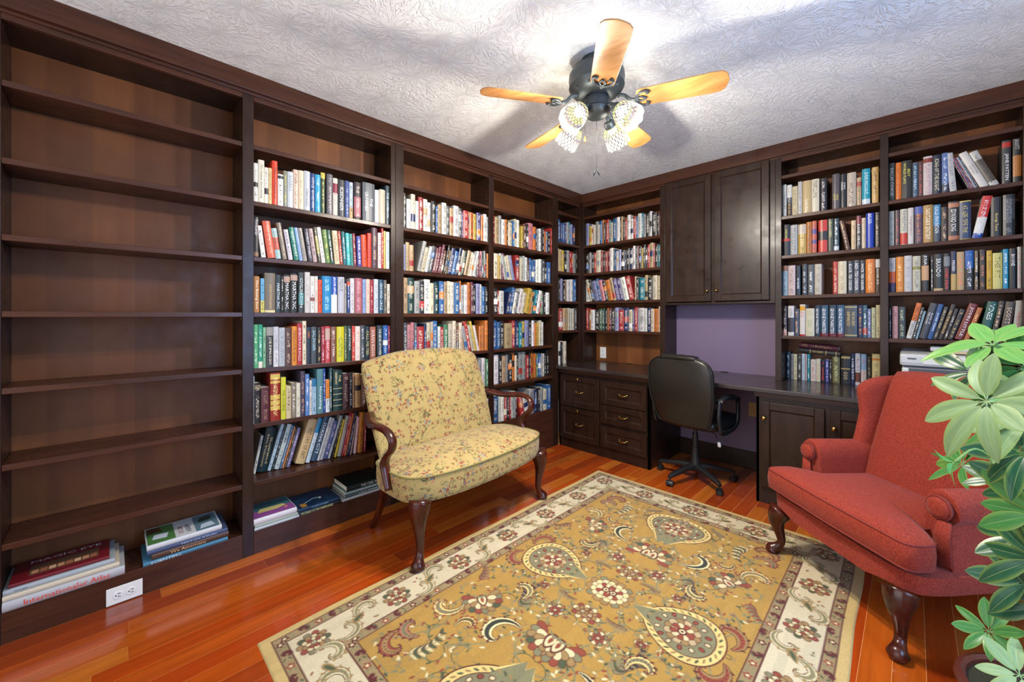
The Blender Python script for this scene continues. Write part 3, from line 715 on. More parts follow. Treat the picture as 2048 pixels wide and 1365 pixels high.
for sg in (-1, 1):
    b = MB(); P_ = [(-.135,.45),(-.155,.52),(-.150,.605),(-.135,.640),(-.06,.652),(.06,.640),(.12,.618),(.135,.57),(.125,.47),(.07,.425),(-.05,.410),(-.12,.420),(-.135,.45)]
    sp = spline([(sg*(.225+.020), y, z) for y, z in P_], 4)
    b.tube(sp, [(.013,.017)]*len(sp), 10, up=(sg,0,0), cap=False); o_ = b.build('armrest', M['black'], oc, smooth=True)
    b = MB(); b.loft([((sg*.245, y, z), (.026, 0, 0), (0, 0, .010), 2.5) for y, z in ((-.158,.632),(-.15,.643),(-.06,.662),(.04,.655),(.11,.634),(.118,.626))], 16); b.build('arm_pad', M['black'], o_, smooth=True)
b = MB(); b.lathe([(0,.415),(.05,.41),(.05,.385),(.014,.380),(.014,.33)], 20); b.box(-.10,.10,-.08,.10,.395,.412); b.build('tilt_mechanism', M['black'], oc, smooth=True, angle=30)
b = MB(); b.lathe([(0,.375),(.013,.375),(.013,.33),(0,.33)], 16); b.build('gas_piston', M['chrome'], oc, smooth=True, angle=40)
b = MB(); b.lathe([(.0,.345),(.020,.345),(.022,.25),(.027,.248),(.028,.16),(.036,.115),(.040,.085),(0,.082)], 24); b.build('column_sleeve', M['black'], oc, smooth=True, angle=40)
b = MB(); b.tube([(.06,-.02,.40),(.17,-.045,.385),(.195,-.05,.335)], .004, 6); lv = b.build('lever', M['black'], oc)
b = MB(); b.loft([((.196,-.05,.335),(.008,0,0),(0,.008,0),2),((.198,-.051,.325),(.012,0,0),(0,.010,0),2),((.20,-.052,.305),(.012,0,0),(0,.010,0),2),((.20,-.052,.300),(.006,0,0),(0,.005,0),2)],14); b.build('lever_grip', M['white'], lv, smooth=True)
b = MB()
for k in range(5):
    a = R(34.5+7+72*k+2); d = Vector((math.cos(a), math.sin(a), 0)); e = Vector((-d.y, d.x, 0))
    b.loft([(d*.02+Vector((0,0,.10)), e*.030, Vector((0,0,.020)), 4), (d*.10+Vector((0,0,.098)), e*.022, Vector((0,0,.018)), 4), (d*.25+Vector((0,0,.075)), e*.017, Vector((0,0,.014)), 4), (d*.275+Vector((0,0,.066)), e*.014, Vector((0,0,.012)), 3)], 14)
b.lathe([(0,.122),(.035,.120),(.046,.108),(.046,.082),(0,.080)], 24); base = b.build('star_base', M['black'], oc, smooth=True, angle=50)
for k in range(5):
    a = R(34.5+7+72*k+2); d = Vector((math.cos(a), math.sin(a), 0)); wa = a+R(40+25*k); w = Vector((math.cos(wa), math.sin(wa), 0)); c = d*.268
    b = MB()
    for sg in (-1, 1): b.lathe([(0,-.009),(.017,-.009),(.0195,-.005),(.0195,.005),(.017,.009),(0,.009)], 20, c+w*(sg*.0135)+Vector((0,0,.0195)), axis=w)
    f_ = Vector((-w.y, w.x, 0))
    ring = []
    for q in (-1, -.8, .8, 1):
        ring.append([c+w*(q*.024)+f_*(.0225*math.cos(th))*(.9 if abs(q) == 1 else 1)+Vector((0,0,.0205+.0225*math.sin(th)*(.9 if abs(q) == 1 else 1))) for th in [pi*(-.1+1.1*j/10) for j in range(11)]])
    b.rings(ring, cap=False, closed=False); b.tube([c+Vector((0,0,.04)), c+Vector((0,0,.062))], .007, 8)
    b.build('caster', M['black'], base, smooth=True, angle=50)

# ================================================================ rug: woven pattern stored as colour on a fine mesh, mirrored about both axes
RW, RL, ST_ = 1.585, 2.33, .0033
nx, ny = int(RW/2/ST_)+1, int(RL/2/ST_)+1
GX, GY = np.meshgrid(np.linspace(0, RW/2, nx), np.linspace(0, RL/2, ny), indexing='ij')
rs_ = np.random.RandomState(7)
img = np.zeros((nx, ny, 3)); C3 = lambda h: np.array(srgb(h))
FIELD, IVORY, GUARD, EDGE = C3('a8843e'), C3('c8bc9c'), C3('94805a'), C3('bea468')
MAR, GRN, SAGE, CRM, RUST, TAN, DGR = C3('582420'), C3('4a543a'), C3('7d7a5a'), C3('d2c498'), C3('8a4430'), C3('967a4c'), C3('303a32')
def win(x0, x1, y0, y1):
    i0, i1 = max(0, int(x0/ST_)-1), min(nx, int(x1/ST_)+2); j0, j1 = max(0, int(y0/ST_)-1), min(ny, int(y1/ST_)+2)
    return slice(i0, max(i0, i1)), slice(j0, max(j0, j1))
def paint(sl, m, c): img[sl] = img[sl]*(1-m[..., None])+c*m[..., None]
def soft(d, w=.0022): return np.clip(.5-d/w, 0, 1)
def stroke(pts, c, wid):
    pts = [np.array(p) for p in pts]
    if not hasattr(wid, '__len__'): wid = [wid]*len(pts)
    for (p, q, wa, wb) in zip(pts[:-1], pts[1:], wid[:-1], wid[1:]):
        w = max(wa, wb)+.003; sl = win(min(p[0],q[0])-w, max(p[0],q[0])+w, min(p[1],q[1])-w, max(p[1],q[1])+w)
        X, Y = GX[sl], GY[sl]
        if X.size == 0: continue
        d = q-p; L2 = d@d+1e-12; t_ = np.clip(((X-p[0])*d[0]+(Y-p[1])*d[1])/L2, 0, 1)
        paint(sl, soft(np.hypot(X-p[0]-t_*d[0], Y-p[1]-t_*d[1])-(wa+(wb-wa)*t_)), c)
def ell(cx, cy, a, b, ang, c, tip=0.):
    w = max(a, b)+.003; sl = win(cx-w, cx+w, cy-w, cy+w); X, Y = GX[sl]-cx, GY[sl]-cy
    if X.size == 0: return
    u = X*math.cos(ang)+Y*math.sin(ang); v = -X*math.sin(ang)+Y*math.cos(ang)
    bb = b*(1-tip*np.clip(u/a, -1, 1)); r = np.sqrt((u/a)**2+(v/np.maximum(bb, 1e-4))**2)
    paint(sl, soft((r-1)*min(a, b)), c)
def petals(cx, cy, n, r0, r1, wid, cols, a0=0., span=2*pi):
    for k in range(n):
        a = a0+span*(k+(.5 if span < 6 else 0))/n; m = (r0+r1)/2; L = (r1-r0)/2
        ell(cx+m*math.cos(a), cy+m*math.sin(a), L+.0026, wid+.0026, a, MAR, -.35)
        ell(cx+m*math.cos(a), cy+m*math.sin(a), L, wid, a, cols[k % len(cols)], -.35)
def rosette(cx, cy, r, outer=(TAN, SAGE), mid=(CRM,), core=MAR, n=10):
    petals(cx, cy, n, r*.45, r, r*.21, outer); petals(cx, cy, max(6, n-2), r*.2, r*.66, r*.15, mid, .2)
    ell(cx, cy, r*.28, r*.28, 0, core); ell(cx, cy, r*.17, r*.17, 0, CRM); ell(cx, cy, r*.08, r*.08, 0, MAR)
def palm(cx, cy, r, ang):
    petals(cx, cy, 11, r*.35, r, r*.15, (RUST, SAGE, TAN, GRN), ang-R(120), R(240))
    petals(cx, cy, 7, r*.2, r*.70, r*.14, (CRM, TAN), ang-R(100), R(200))
    ell(cx+.12*r*math.cos(ang), cy+.12*r*math.sin(ang), r*.40, r*.26, ang, MAR, .3); ell(cx+.12*r*math.cos(ang), cy+.12*r*math.sin(ang), r*.31, r*.18, ang, CRM, .3); ell(cx+.1*r*math.cos(ang), cy+.1*r*math.sin(ang), r*.16, r*.08, ang, RUST, .3)
    for s_ in (-1, 1): stroke([(cx-r*.1*math.cos(ang), cy-r*.1*math.sin(ang)), (cx+r*.45*math.cos(ang+s_*2.3), cy+r*.45*math.sin(ang+s_*2.3))], SAGE, [.006, .002])
def curl(cx, cy, size, ang, hand, cols, turns=1.25, w=.018):
    pts = []; n = 30
    for k in range(n+1):
        q = k/n; r = size*(1-q)**.85; a = ang+hand*q*turns*2*pi*.62; pts.append((cx+r*math.cos(a), cy+r*math.sin(a)))
    base = [w*(math.sin(pi*min(1, (k/n)*1.15+.05))**.8) for k in range(n+1)]
    stroke(pts, MAR, [b+.003 for b in base]); stroke(pts, cols[0], base); stroke(pts, cols[1], [b*.5 for b in base])
    for k in range(2, n-2, 2): ell(pts[k][0], pts[k][1], .0035, .0022, a+k, cols[2])
    for k in range(3, n-6, 3):
        d = np.array(pts[k])-np.array((cx, cy)); d = d/np.linalg.norm(d); p = np.array(pts[k])+d*(base[k]+.004); ell(p[0], p[1], .0085, .0042, math.atan2(d[1], d[0])+hand*.8, cols[2])
def leafspray(x, y, ang, L, hand, c1=GRN, c2=SAGE):
    pts = [(x+L*q*math.cos(ang+hand*q*.9), y+L*q*math.sin(ang+hand*q*.9)) for q in np.linspace(0, 1, 12)]
    stroke(pts, c2, .0022)
    for k in range(2, 12):
        for s_ in (-1, 1):
            a = ang+hand*.9*k/11+s_*.8; r = L*.17*(1-.5*k/11); cx, cy = pts[k][0]+r*math.cos(a)*.8, pts[k][1]+r*math.sin(a)*.8
            ell(cx, cy, r+.002, r*.38+.002, a, MAR if s_ > 0 else TAN, .3); ell(cx, cy, r, r*.36, a, (c1, c2)[(k+s_) % 2], .3)
def medallion(cx, cy, rx, ry, ang, tipd):
    tx, ty = cx+math.cos(ang)*tipd, cy+math.sin(ang)*tipd
    def shape(k, c):
        ell(cx, cy, rx*k, ry*k, ang, c, .22); stroke([(cx+(tx-cx)*.45, cy+(ty-cy)*.45), (tx, ty)], c, [ry*k*.52, .002])
    shape(1.06, MAR); shape(1.02, C3('d9bf78')); shape(.82, MAR); shape(.79, SAGE)
    for k in range(30):
        a = 2*pi*k/30; px, py = rx*.91*math.cos(a), ry*.91*math.sin(a)*(1-.22*math.cos(a)); X = cx+px*math.cos(ang)-py*math.sin(ang); Y = cy+px*math.sin(ang)+py*math.cos(ang)
        ell(X, Y, .0115, .0045, ang+a+.9, GRN if k % 2 else TAN)
    for k in range(14):
        a = 2*pi*k/14; px, py = rx*.64*math.cos(a), ry*.64*math.sin(a); X = cx+px*math.cos(ang)-py*math.sin(ang); Y = cy+px*math.sin(ang)+py*math.cos(ang)
        ell(X, Y, .013, .010, a, MAR); ell(X, Y, .009, .0065, a, CRM if k % 2 else RUST)
    rosette(cx, cy, min(rx, ry)*.52, (TAN, C3('b8a27a')), (CRM, RUST), MAR, 12)
B1, B2, B3, B4 = .036, .078, .222, .266
D = np.minimum(GX, GY)
img[:] = FIELD
nz = rs_.rand(nx//14+2, ny//14+2); nzb = np.kron(nz, np.ones((14, 14)))[:nx, :ny]
for (hi, c) in ((B4, GUARD), (B3, IVORY), (B2, GUARD), (B1, EDGE)): img[D < hi] = c
for d0, w_ in ((B1+.002, .002), (B2-.001, .0026), (B3+.001, .0026), (B4-.002, .0026)): paint((slice(None), slice(None)), soft(np.abs(D-d0)-w_), MAR)
# guard flowers
def guard(at):
    for horiz in (0, 1):
        Lm = (RL if not horiz else RW)/2; n = int(Lm/.062)
        for k in range(n):
            s_ = at+.02+.062*k
            if s_ > Lm+.02: break
            x, y = (at, s_) if not horiz else (s_, at)
            if k % 2 == 0:
                for j in range(5): ell(x+.0095*math.cos(j*1.257+k), y+.0095*math.sin(j*1.257+k), .0065, .0048, j*1.257+k, RUST if k % 4 else MAR)
                ell(x, y, .0055, .0055, 0, CRM)
            else:
                curl(x, y, .014, k, 1, (C3('cdb67e'), TAN, MAR), 1., .004)
            a = (pi/2, 0)[horiz]; leafs = .031
            for sg in (-1, 1): ell(x+(leafs*.7*math.cos(a))+sg*.009*math.sin(a), y+leafs*.7*math.sin(a)+sg*.009*math.cos(a), .0085, .0034, a+sg*.6, GRN if k % 2 else SAGE)
guard((B1+B2)/2); guard((B3+B4)/2)
# main ivory border
bm = (B2+B3)/2
for horiz in (0, 1):
    ks = (.15, .49, .83, 1.165) if not horiz else (.15, .46, .775)
    for i, s_ in enumerate(ks):
        x, y = (bm, s_) if not horiz else (s_, bm)
        if i < len(ks)-1:
            mid = s_+(ks[i+1]-s_)/2
            for sg in (-1, 1):
                cx, cy = (bm+sg*.022, mid-sg*.055) if not horiz else (mid-sg*.055, bm+sg*.022)
                curl(cx, cy, .060, (pi/2 if not horiz else 0)*sg+.6+(pi if sg > 0 else 0), sg*(1 if not horiz else -1), (C3('cfc39a'), SAGE, TAN), 1.35, .013)
            mx, my = (bm, mid) if not horiz else (mid, bm)
            ell(mx, my, .034, .013, (pi/2 if not horiz else 0)+.5, TAN, .4); ell(mx, my, .024, .007, (pi/2 if not horiz else 0)+.5, GRN, .4)
            for j in range(6): ell(mx+rs_.uniform(-.05,.05), my+rs_.uniform(-.07,.07), .008, .004, rs_.uniform(0, 3), (SAGE, RUST, TAN)[j % 3])
        if not (horiz and i == 0): petals(x, y, 10, .02, .058, .0105, (RUST, SAGE, GRN, TAN), .2); rosette(x, y, .040, (CRM, TAN), (RUST, CRM), GRN, 9)
# thin arabesque tendrils behind the main motifs of the field
for _ in range(75):
    x, y = rs_.uniform(B4+.04, RW/2), rs_.uniform(B4+.04, RL/2); a = rs_.uniform(0, 6.3); h_ = 1 if _ % 2 else -1; r0 = rs_.uniform(.035, .075)
    P_ = [(x+r0*(1-q)**.8*math.cos(a+h_*q*5), y+r0*(1-q)**.8*math.sin(a+h_*q*5)) for q in np.linspace(0, .97, 26)]
    P_ = [(max(px_, B4+.012), max(py_, B4+.012)) for px_, py_ in P_]
    stroke(P_, (SAGE, C3('8e7a4a'), GRN)[_ % 3], .0019)
    for q in range(1, 24, 4):
        px_, py_ = P_[q]; aa = a+h_*q/25*5; ell(px_+.008*math.cos(aa), py_+.008*math.sin(aa), .0105, .0045, aa+h_*.9, (SAGE, GRN, RUST, CRM, TAN)[(q+_) % 5], .4)
# vines of the field
for P_ in ([(.30,.30),(.42,.52),(.36,.66),(.43,.74)], [(.43,.74),(.58,.80),(.62,.92),(.69,.91),(.77,.98)], [(.66,1.165),(.70,1.10),(.66,1.0),(.69,.91)], [(.77,.79),(.66,.72),(.61,.60),(.52,.50)], [(.48,1.0),(.55,.92),(.60,.88)], [(.36,.92),(.32,1.0),(.36,1.1)], [(.77,.62),(.70,.66),(.68,.76)]):
    stroke([p[:2] for p in spline(P_, 8)], SAGE, .0026)
petals(.775, 1.165, 10, .05, .088, .016, (SAGE, TAN), .3); rosette(.775, 1.165, .066, (CRM, C3('d8c890')), (RUST, CRM), MAR, 12)
medallion(.475, 1.165, .145, .128, 0, .205)
curl(.355, 1.06, .075, 2.2, 1, (TAN, RUST, MAR), 1.1, .020)
palm(.425, .74, .088, R(-30)); curl(.335, .62, .075, .6, -1, (C3('d9c07c'), SAGE, RUST), 1.2, .017)
rosette(.69, .91, .036, (CRM, SAGE), (RUST,), MAR, 8); rosette(.775, .985, .045, (CRM, RUST), (TAN,), MAR, 8); rosette(.56, .995, .026, (CRM, TAN), (RUST,), GRN, 6)
palm(.775, .785, .098, R(-90)); curl(.62, .655, .092, 1.2, 1, (C3('e2d29a'), DGR, MAR), 1.2, .020); curl(.50, .60, .05, 3.8, -1, (C3('d9c07c'), GRN, RUST), 1.1, .013)
leafspray(.57, .80, R(80), .15, .8, GRN, SAGE); leafspray(.585, .86, R(150), .12, -.8, DGR, SAGE); curl(.50, .90, .06, -.6, 1, (C3('d9c07c'), SAGE, MAR), 1.15, .015)
medallion(.775, .44, .135, .150, R(90), .205); rosette(.775, .335, .02, (RUST, SAGE), (CRM,), MAR, 6)
curl(.385, .365, .070, 2.6, 1, (RUST, TAN, MAR), 1.15, .019); curl(.345, .455, .06, -.3, -1, (C3('a86a52'), SAGE, MAR), 1.1, .016); leafspray(.43, .36, R(35), .15, .9, GRN, C3('c9bd8e')); leafspray(.55, .34, R(5), .10, -.6, SAGE, TAN)
leafspray(.33, .80, R(95), .11, .5, SAGE, RUST); leafspray(.62, 1.03, R(-40), .09, .6, TAN, SAGE)
for _ in range(60):
    x, y = rs_.uniform(B4+.03, RW/2), rs_.uniform(B4+.03, RL/2)
    i, j = min(nx-1, int(x/ST_)), min(ny-1, int(y/ST_))
    if np.abs(img[max(0,i-8):i+8, max(0,j-8):j+8]-FIELD).max() < .02:
        a = rs_.uniform(0, 3); 
        if rs_.rand() < .4: rosette(x, y, .017, (CRM, RUST), (TAN,), MAR, 6)
        else: ell(x, y, .013, .0065, a, MAR); ell(x, y, .010, .0042, a, (SAGE, CRM, RUST)[_ % 3])
for _ in range(900):
    x, y = rs_.uniform(B4+.03, RW/2-.01), rs_.uniform(B4+.03, RL/2-.01)
    i, j = min(nx-1, int(x/ST_)), min(ny-1, int(y/ST_)); rr_ = 9 if _ > 300 else 13
    if np.abs(img[max(0,i-rr_):i+rr_, max(0,j-rr_):j+rr_]-FIELD).max() < .02:
        a = rs_.uniform(0, 6)
        if _ <= 300: curl(x, y, .036, a, 1 if _ % 2 else -1, ((TAN, SAGE, MAR), (C3('c8ac68'), GRN, RUST), (RUST, TAN, CRM))[_ % 3], 1.25, .0095)
        elif _ % 3: leafspray(x-.02*math.cos(a), y-.02*math.sin(a), a, .045, 1, (GRN, RUST, SAGE)[_ % 3], SAGE)
        else: rosette(x, y, .017, (CRM, RUST), (TAN,), MAR, 6)
full = np.concatenate([img, img[::-1][1:]], 0); full = np.concatenate([full, full[:, ::-1][:, 1:]], 1)
FX, FY_ = full.shape[:2]
full *= (1+rs_.uniform(-.10, .08, (FX, FY_, 1)))
full *= np.kron(rs_.uniform(.93, 1.05, (FX//9+1, FY_//40+1)), np.ones((9, 40)))[:FX, :FY_, None]
xs = np.linspace(-RW/2, RW/2, FX); ys = np.linspace(-RL/2, RL/2, FY_)
PX, PY = np.meshgrid(xs, ys, indexing='ij')
PX = PX-.017*PY/(RL/2)+.003*np.sin(PY*9)*(np.abs(PX)/RW*2)**6
dz = np.minimum(RW/2-np.abs(xs)[:, None], RL/2-np.abs(ys)[None, :]); PZ = .0068*np.clip(dz/.006, 0, 1)**.5+.0002
lum = full.mean(2); PZ = PZ+np.where(lum < .12, -.0006, 0)
me = bpy.data.meshes.new('rug'); nv = FX*FY_; me.vertices.add(nv)
me.vertices.foreach_set('co', np.stack([PX, PY, PZ], -1).reshape(-1).astype(np.float32))
idx = np.arange(nv).reshape(FX, FY_); qd = np.stack([idx[:-1, :-1], idx[1:, :-1], idx[1:, 1:], idx[:-1, 1:]], -1).reshape(-1, 4)
me.loops.add(len(qd)*4); me.polygons.add(len(qd)); me.loops.foreach_set('vertex_index', qd.reshape(-1).astype(np.int32))
me.polygons.foreach_set('loop_start', (np.arange(len(qd))*4).astype(np.int32)); me.update(calc_edges=True); me.validate()
ca = me.color_attributes.new('weave', 'FLOAT_COLOR', 'POINT'); ca.data.foreach_set('color', np.concatenate([full.reshape(-1, 3), np.ones((nv, 1))], 1).reshape(-1).astype(np.float32))
t = NT('rug_pile'); at = t.node('ShaderNodeAttribute', attribute_name='weave'); nn = t.noise(t.coord(), 320, 3, .7)
t.set(col=t.mix(t.ramp(nn, [(.3, 0.), (.7, .22)]), at.outputs['Color'], (1., .94, .8), 'MULTIPLY'), rough=.95, spec=.15, sheen=.2); t.bump(nn, .5, .002); me.materials.append(t.m)
me.shade_smooth()
rug = bpy.data.objects.new('rug', me); COL.objects.link(rug); rug.location = (1.433, -2.985+RL/2, .0)
tag(rug, 'gold and ivory oriental rug with paisley medallions and a floral border on the floor', 'rug')

# ================================================================ printer
pr = empty('printer', (2.325, .02, .755), 0, label='light grey multifunction printer in the bottom bay behind the red armchair', cat='printer')
G1 = flat('printer_light_grey', 'c9c9c6', .4); G2 = flat('printer_white', 'dedcd6', .4); G3 = flat('printer_dark_grey', '55565a', .5)
b = MB(); b.box(0, .36, 0, .195, .0, .155); b.build('body', G2, pr, bevel=.012)
b = MB(); vs = [(-.008,-.02,.165),(.36,-.02,.165),(.36,.195,.165),(-.008,.195,.165),(-.008,-.02,.235),(.36,-.02,.235),(.36,.195,.265),(-.008,.195,.265)]
b.add(vs, [(0,3,2,1),(4,5,6,7),(0,1,5,4),(1,2,6,5),(2,3,7,6),(3,0,4,7)]); sc_ = b.build('scanner', G1, pr, bevel=.012)
bx('seam', G3, pr, .01, .35, .0, .19, .154, .166, 0)
bx('control_panel', G2, sc_, .09, .33, -.024, -.015, .178, .225, .003); bx('display', G3, sc_, .14, .20, -.026, -.02, .205, .217, .001)
bx('badge', G3, sc_, .025, .062, -.0225, -.019, .205, .213, .0005); bx('panel_line', G3, sc_, -.004, .36, -.0212, -.019, .182, .1835, 0)
bx('tray_opening', G3, pr, .03, .33, -.004, .02, .128, .150, .002)
b = MB()
for i in range(4): b.box(.215+.022*i, .230+.022*i, -.027, -.02, .193, .200)
b.build('button_strip', G3, sc_)
bx('paper_slot', G3, pr, .05, .31, -.003, .01, .09, .115, .002); bx('feeder_lid', G1, sc_, .12, .36, .02, .18, .255, .285, .008)
bx('output_tray', flat('printer_beige', 'cdb98e', .5), sc_, .14, .33, .0, .10, .246, .258, .003)
b = MB(); rg = random.Random(2)
pts = [(2.275+rg.random()*.035, .03+.02*k/40+rg.random()*.03, .76+.07*abs(math.sin(k*.9))+.008) for k in range(34)]; b.tube(spline(pts, 4), .0028, 6)
tag(b.build('power_cable', M['black'], smooth=True), 'tangle of black power cable beside the printer', 'cable')

# ================================================================ potted plant beside the red armchair, close to the camera
pl = empty('potted_schefflera', (0,0,0), 0, label='leafy green umbrella plant in a brown pot in front of the red armchair', cat='plant')
def leafmat(name, a, c, rough=.33):
    t = NT(name); uv = t.node('ShaderNodeUVMap').outputs[0]; s_ = t.node('ShaderNodeSeparateXYZ'); t.link(uv, s_.inputs[0])
    vein = t.math('LESS_THAN', t.math('ABSOLUTE', s_.outputs[0]), .035)
    q = t.noise(t.mapping(uv, (3,3,3)), 1.2, 3, .5); edge = t.ramp(t.math('ABSOLUTE', s_.outputs[0]), [(.55, 0.), (1., .6)])
    col = t.mix(q, srgb(a), srgb(c)); col = t.mix(edge, col, srgb('86a050')); col = t.mix(t.math('MULTIPLY', vein, .3), col, srgb('b8cf90'))
    side_ = t.math('ABSOLUTE', t.math('SUBTRACT', t.math('PINGPONG', t.math('ADD', s_.outputs[1], t.math('MULTIPLY', t.math('ABSOLUTE', s_.outputs[0]), .22)), .055), .0275))
    t.set(col=col, rough=rough, spec=.4); t.bump(side_, .15, .012); return t.m
LM = {'pale': leafmat('pale_leaf', '6a8f60', '8fad80', .5), 'bright': leafmat('bright_leaf', '4a8a34', '78ac58'), 'dark': leafmat('dark_leaf', '16402c', '2c6244', .3), 'mid': leafmat('mid_leaf', '2c6a34', '4f8f4a')}
STEMM = flat('green_stem', '7f9a4a', .5)
def leaf_mesh(L, Wd, fold, droop, stalk):
    b = MB(); n = 12; m = 6; vs = []; uvs = []
    for i in range(n+1):
        q = i/n; w = Wd*(math.sin(pi*min(1, q**.78*.985+.01))**.75)*(.55+.5*q); x = stalk+L*q
        for j in range(m+1):
            s = (j/m*2-1); z = -droop*L*(q**2)+abs(s)*w*fold-.18*w*(abs(s)**3)
            vs.append((x, s*w, z)); uvs.append((s, q))
    fs = [(i*(m+1)+j, (i+1)*(m+1)+j, (i+1)*(m+1)+j+1, i*(m+1)+j+1) for i in range(n) for j in range(m)]
    b.add(vs, fs, 0, uvs)
    return b, 0
shapes = []
for L, Wd, fo, dr in ((.100,.0265,.25,.10),(.110,.0235,.35,.25),(.092,.0275,.18,-.05),(.112,.025,.3,.4)):
    b, _ = leaf_mesh(L, Wd, fo, dr, .012); b.tube([(0,0,0), (.014,0,0)], .0013, 5, 0)
    for i in range(len(b.f)): b.uv.setdefault(i, [(0.,0.)]*len(b.f[i]))
    tmp = b.build('leaf', LM['mid'], None, smooth=True); shapes.append(tmp.data); bpy.data.objects.remove(tmp)
lm = {}
for key in LM:
    for i, me_ in enumerate(shapes):
        c_ = me_.copy(); c_.materials.clear(); c_.materials.append(LM[key]); 
        so = c_; lm[(key, i)] = so
TR = Vector((2.64, -1.49, 0))
def cluster(px, py, depth, n, size, mat, face, spread=75, tw=0., root=None, only=None, seed=0):
    """face = direction the whorl opens to; leaves radiate around it"""
    rg = random.Random(seed+n); c = CAMP+ray(px, py)*depth
    Z = Vector(face).normalized(); X = Z.orthogonal().normalized(); Y = Z.cross(X)
    base = root or Vector((TR.x, TR.y, max(.25, c.z-.10)))
    b = MB(); mid = (base+c)/2+Vector((0,0,.03)); b.tube(spline([tuple(base), tuple(mid), tuple(c)], 6), .0024, 6)
    br_ = b.build('branch', STEMM, pl, smooth=True)
    for k in range(n):
        a = 2*pi*k/n+tw+rg.uniform(-.18,.18)
        if only and not (only[0] <= math.degrees(a) % 360 <= only[1]): continue
        el = R(90-spread+rg.uniform(-12,12)); d = (X*math.cos(a)+Y*math.sin(a))*math.cos(el)+Z*math.sin(el)
        up = (Z-d*Z.dot(d)).normalized(); sd = up.cross(d)
        s_ = size*rg.uniform(.85, 1.12); mt = Matrix((d*s_, sd*s_, up*s_)).transposed().to_4x4(); mt.translation = c
        o = bpy.data.objects.new('leaf', lm[(mat, rg.randrange(4))]); COL.objects.link(o); o.parent = br_; o.matrix_local = mt
TOC = Vector((-.7, -.7, .35)); TOU = Vector((-.35, -.35, .85))
cluster(1985, 690, 1.02, 8, .95, 'bright', (-.3,-.45,.8), 82, .2, seed=1)
cluster(1974, 803, .90, 9, 1.12, 'pale', (-.55,-.75,.28), 84, .35, seed=2)
cluster(1945, 745, 1.06, 6, .95, 'dark', (-.5,-.3,.4), 70, .9, seed=3)
cluster(2048, 735, .98, 8, 1.0, 'mid', (-.4,-.7,.4), 80, .1, seed=4)
cluster(2060, 830, .92, 8, 1.05, 'pale', (-.5,-.6,.3), 80, .6, seed=5)
cluster(1908, 925, 1.0, 5, .50, 'bright', (-.85,-.1,-.35), 55, .6, root=CAMP+ray(1990,920)*1.0, seed=6)
cluster(2052, 905, .96, 9, .95, 'dark', (-.45,-.75,.3), 82, .2, seed=7)
cluster(2062, 985, .98, 8, 1.0, 'dark', (-.5,-.6,.2), 80, .5, seed=8)
cluster(2050, 870, 1.04, 7, .9, 'mid', (-.6,-.5,.1), 75, .3, seed=12)
cluster(2052, 1075, 1.0, 8, .95, 'dark', (-.5,-.6,.35), 82, .15, seed=9)
cluster(2058, 1165, 1.0, 8, 1.05, 'dark', (-.4,-.7,.3), 82, .4, seed=10)
cluster(1978, 1263, 1.08, 8, .66, 'mid', (-.35,-.75,.5), 72, .2, root=CAMP+ray(2020,1330)*1.12, seed=11)
cluster(2040, 1352, .98, 7, .72, 'pale', (-.3,-.5,.8), 80, .5, root=CAMP+ray(2075,1400)*1.15, seed=13)
cluster(2085, 700, 1.05, 7, 1.0, 'mid', (-.2,-.6,.6), 80, .5, seed=14)
cluster(2010, 880, 1.06, 7, .85, 'mid', (-.5,-.6,.1), 78, .7, seed=15)
cluster(2075, 1030, .94, 8, 1.0, 'mid', (-.5,-.7,.1), 80, .9, seed=16)
cluster(2075, 1120, .95, 8, 1.0, 'dark', (-.5,-.7,.2), 80, .2, seed=17)
cluster(2085, 1215, .98, 8, 1.0, 'dark', (-.4,-.7,.2), 80, .6, seed=18)
cluster(2000, 960, 1.12, 6, .8, 'dark', (-.5,-.5,.5), 75, .4, seed=19)
for a, (zz, s_) in enumerate(((1.05,.3),(.9,1.8),(.75,3.4),(.6,4.6))):      # the far side of the crown
    c = TR+Vector((.16*math.cos(s_), .16*math.sin(s_)+.05, zz)); rr = c-CAMP; dp = rr.dot(FW)
    cluster(1024+CF*rr.dot(RT)/dp, 633.5-CF*rr.z/dp, dp, 8, .95, 'mid', (math.cos(s_), math.sin(s_), .6), 78, .2*a, seed=20+a)
b = MB(); b.tube(spline([(TR.x,TR.y,.09),(TR.x+.01,TR.y-.01,.45),(TR.x-.01,TR.y+.01,.75),(TR.x,TR.y,1.14)], 6), .009, 8); b.build('stem', wood('plant_stem', '5a4a2c', '75603a', .6), pl, smooth=True)
PC = Vector((2.64, -1.49, 0))
b = MB(); b.lathe([(0,.0),(.105,0),(.125,.012),(.150,.050),(.158,.085),(.170,.090),(.176,.102),(.172,.116),(.160,.120),(.150,.112),(.148,.100),(0,.098)], 40, PC); pot = b.build('pot', flat('brown_glazed_pot', '5a2c22', .28), pl, smooth=True, angle=40)
b = MB(); b.lathe([(.148,.100),(.09,.106),(0,.110)], 32, PC); b.build('soil', flat('dark_moss', '2c2a16', .9), pot, smooth=True)
q = MB(); a0 = R(232)
for k in range(7):
    a = a0+.05*k; d = Vector((math.cos(a), math.sin(a), 0)); e = Vector((-d.y, d.x, 0)); p = PC+d*.1772+Vector((0,0,.104)); q.quad(p-e*.003-Vector((0,0,.005)), p+e*.003-Vector((0,0,.005)), p+e*.003+Vector((0,0,.005)), p-e*.003+Vector((0,0,.005)))
q.build('label_lettering', M['white'], pot)

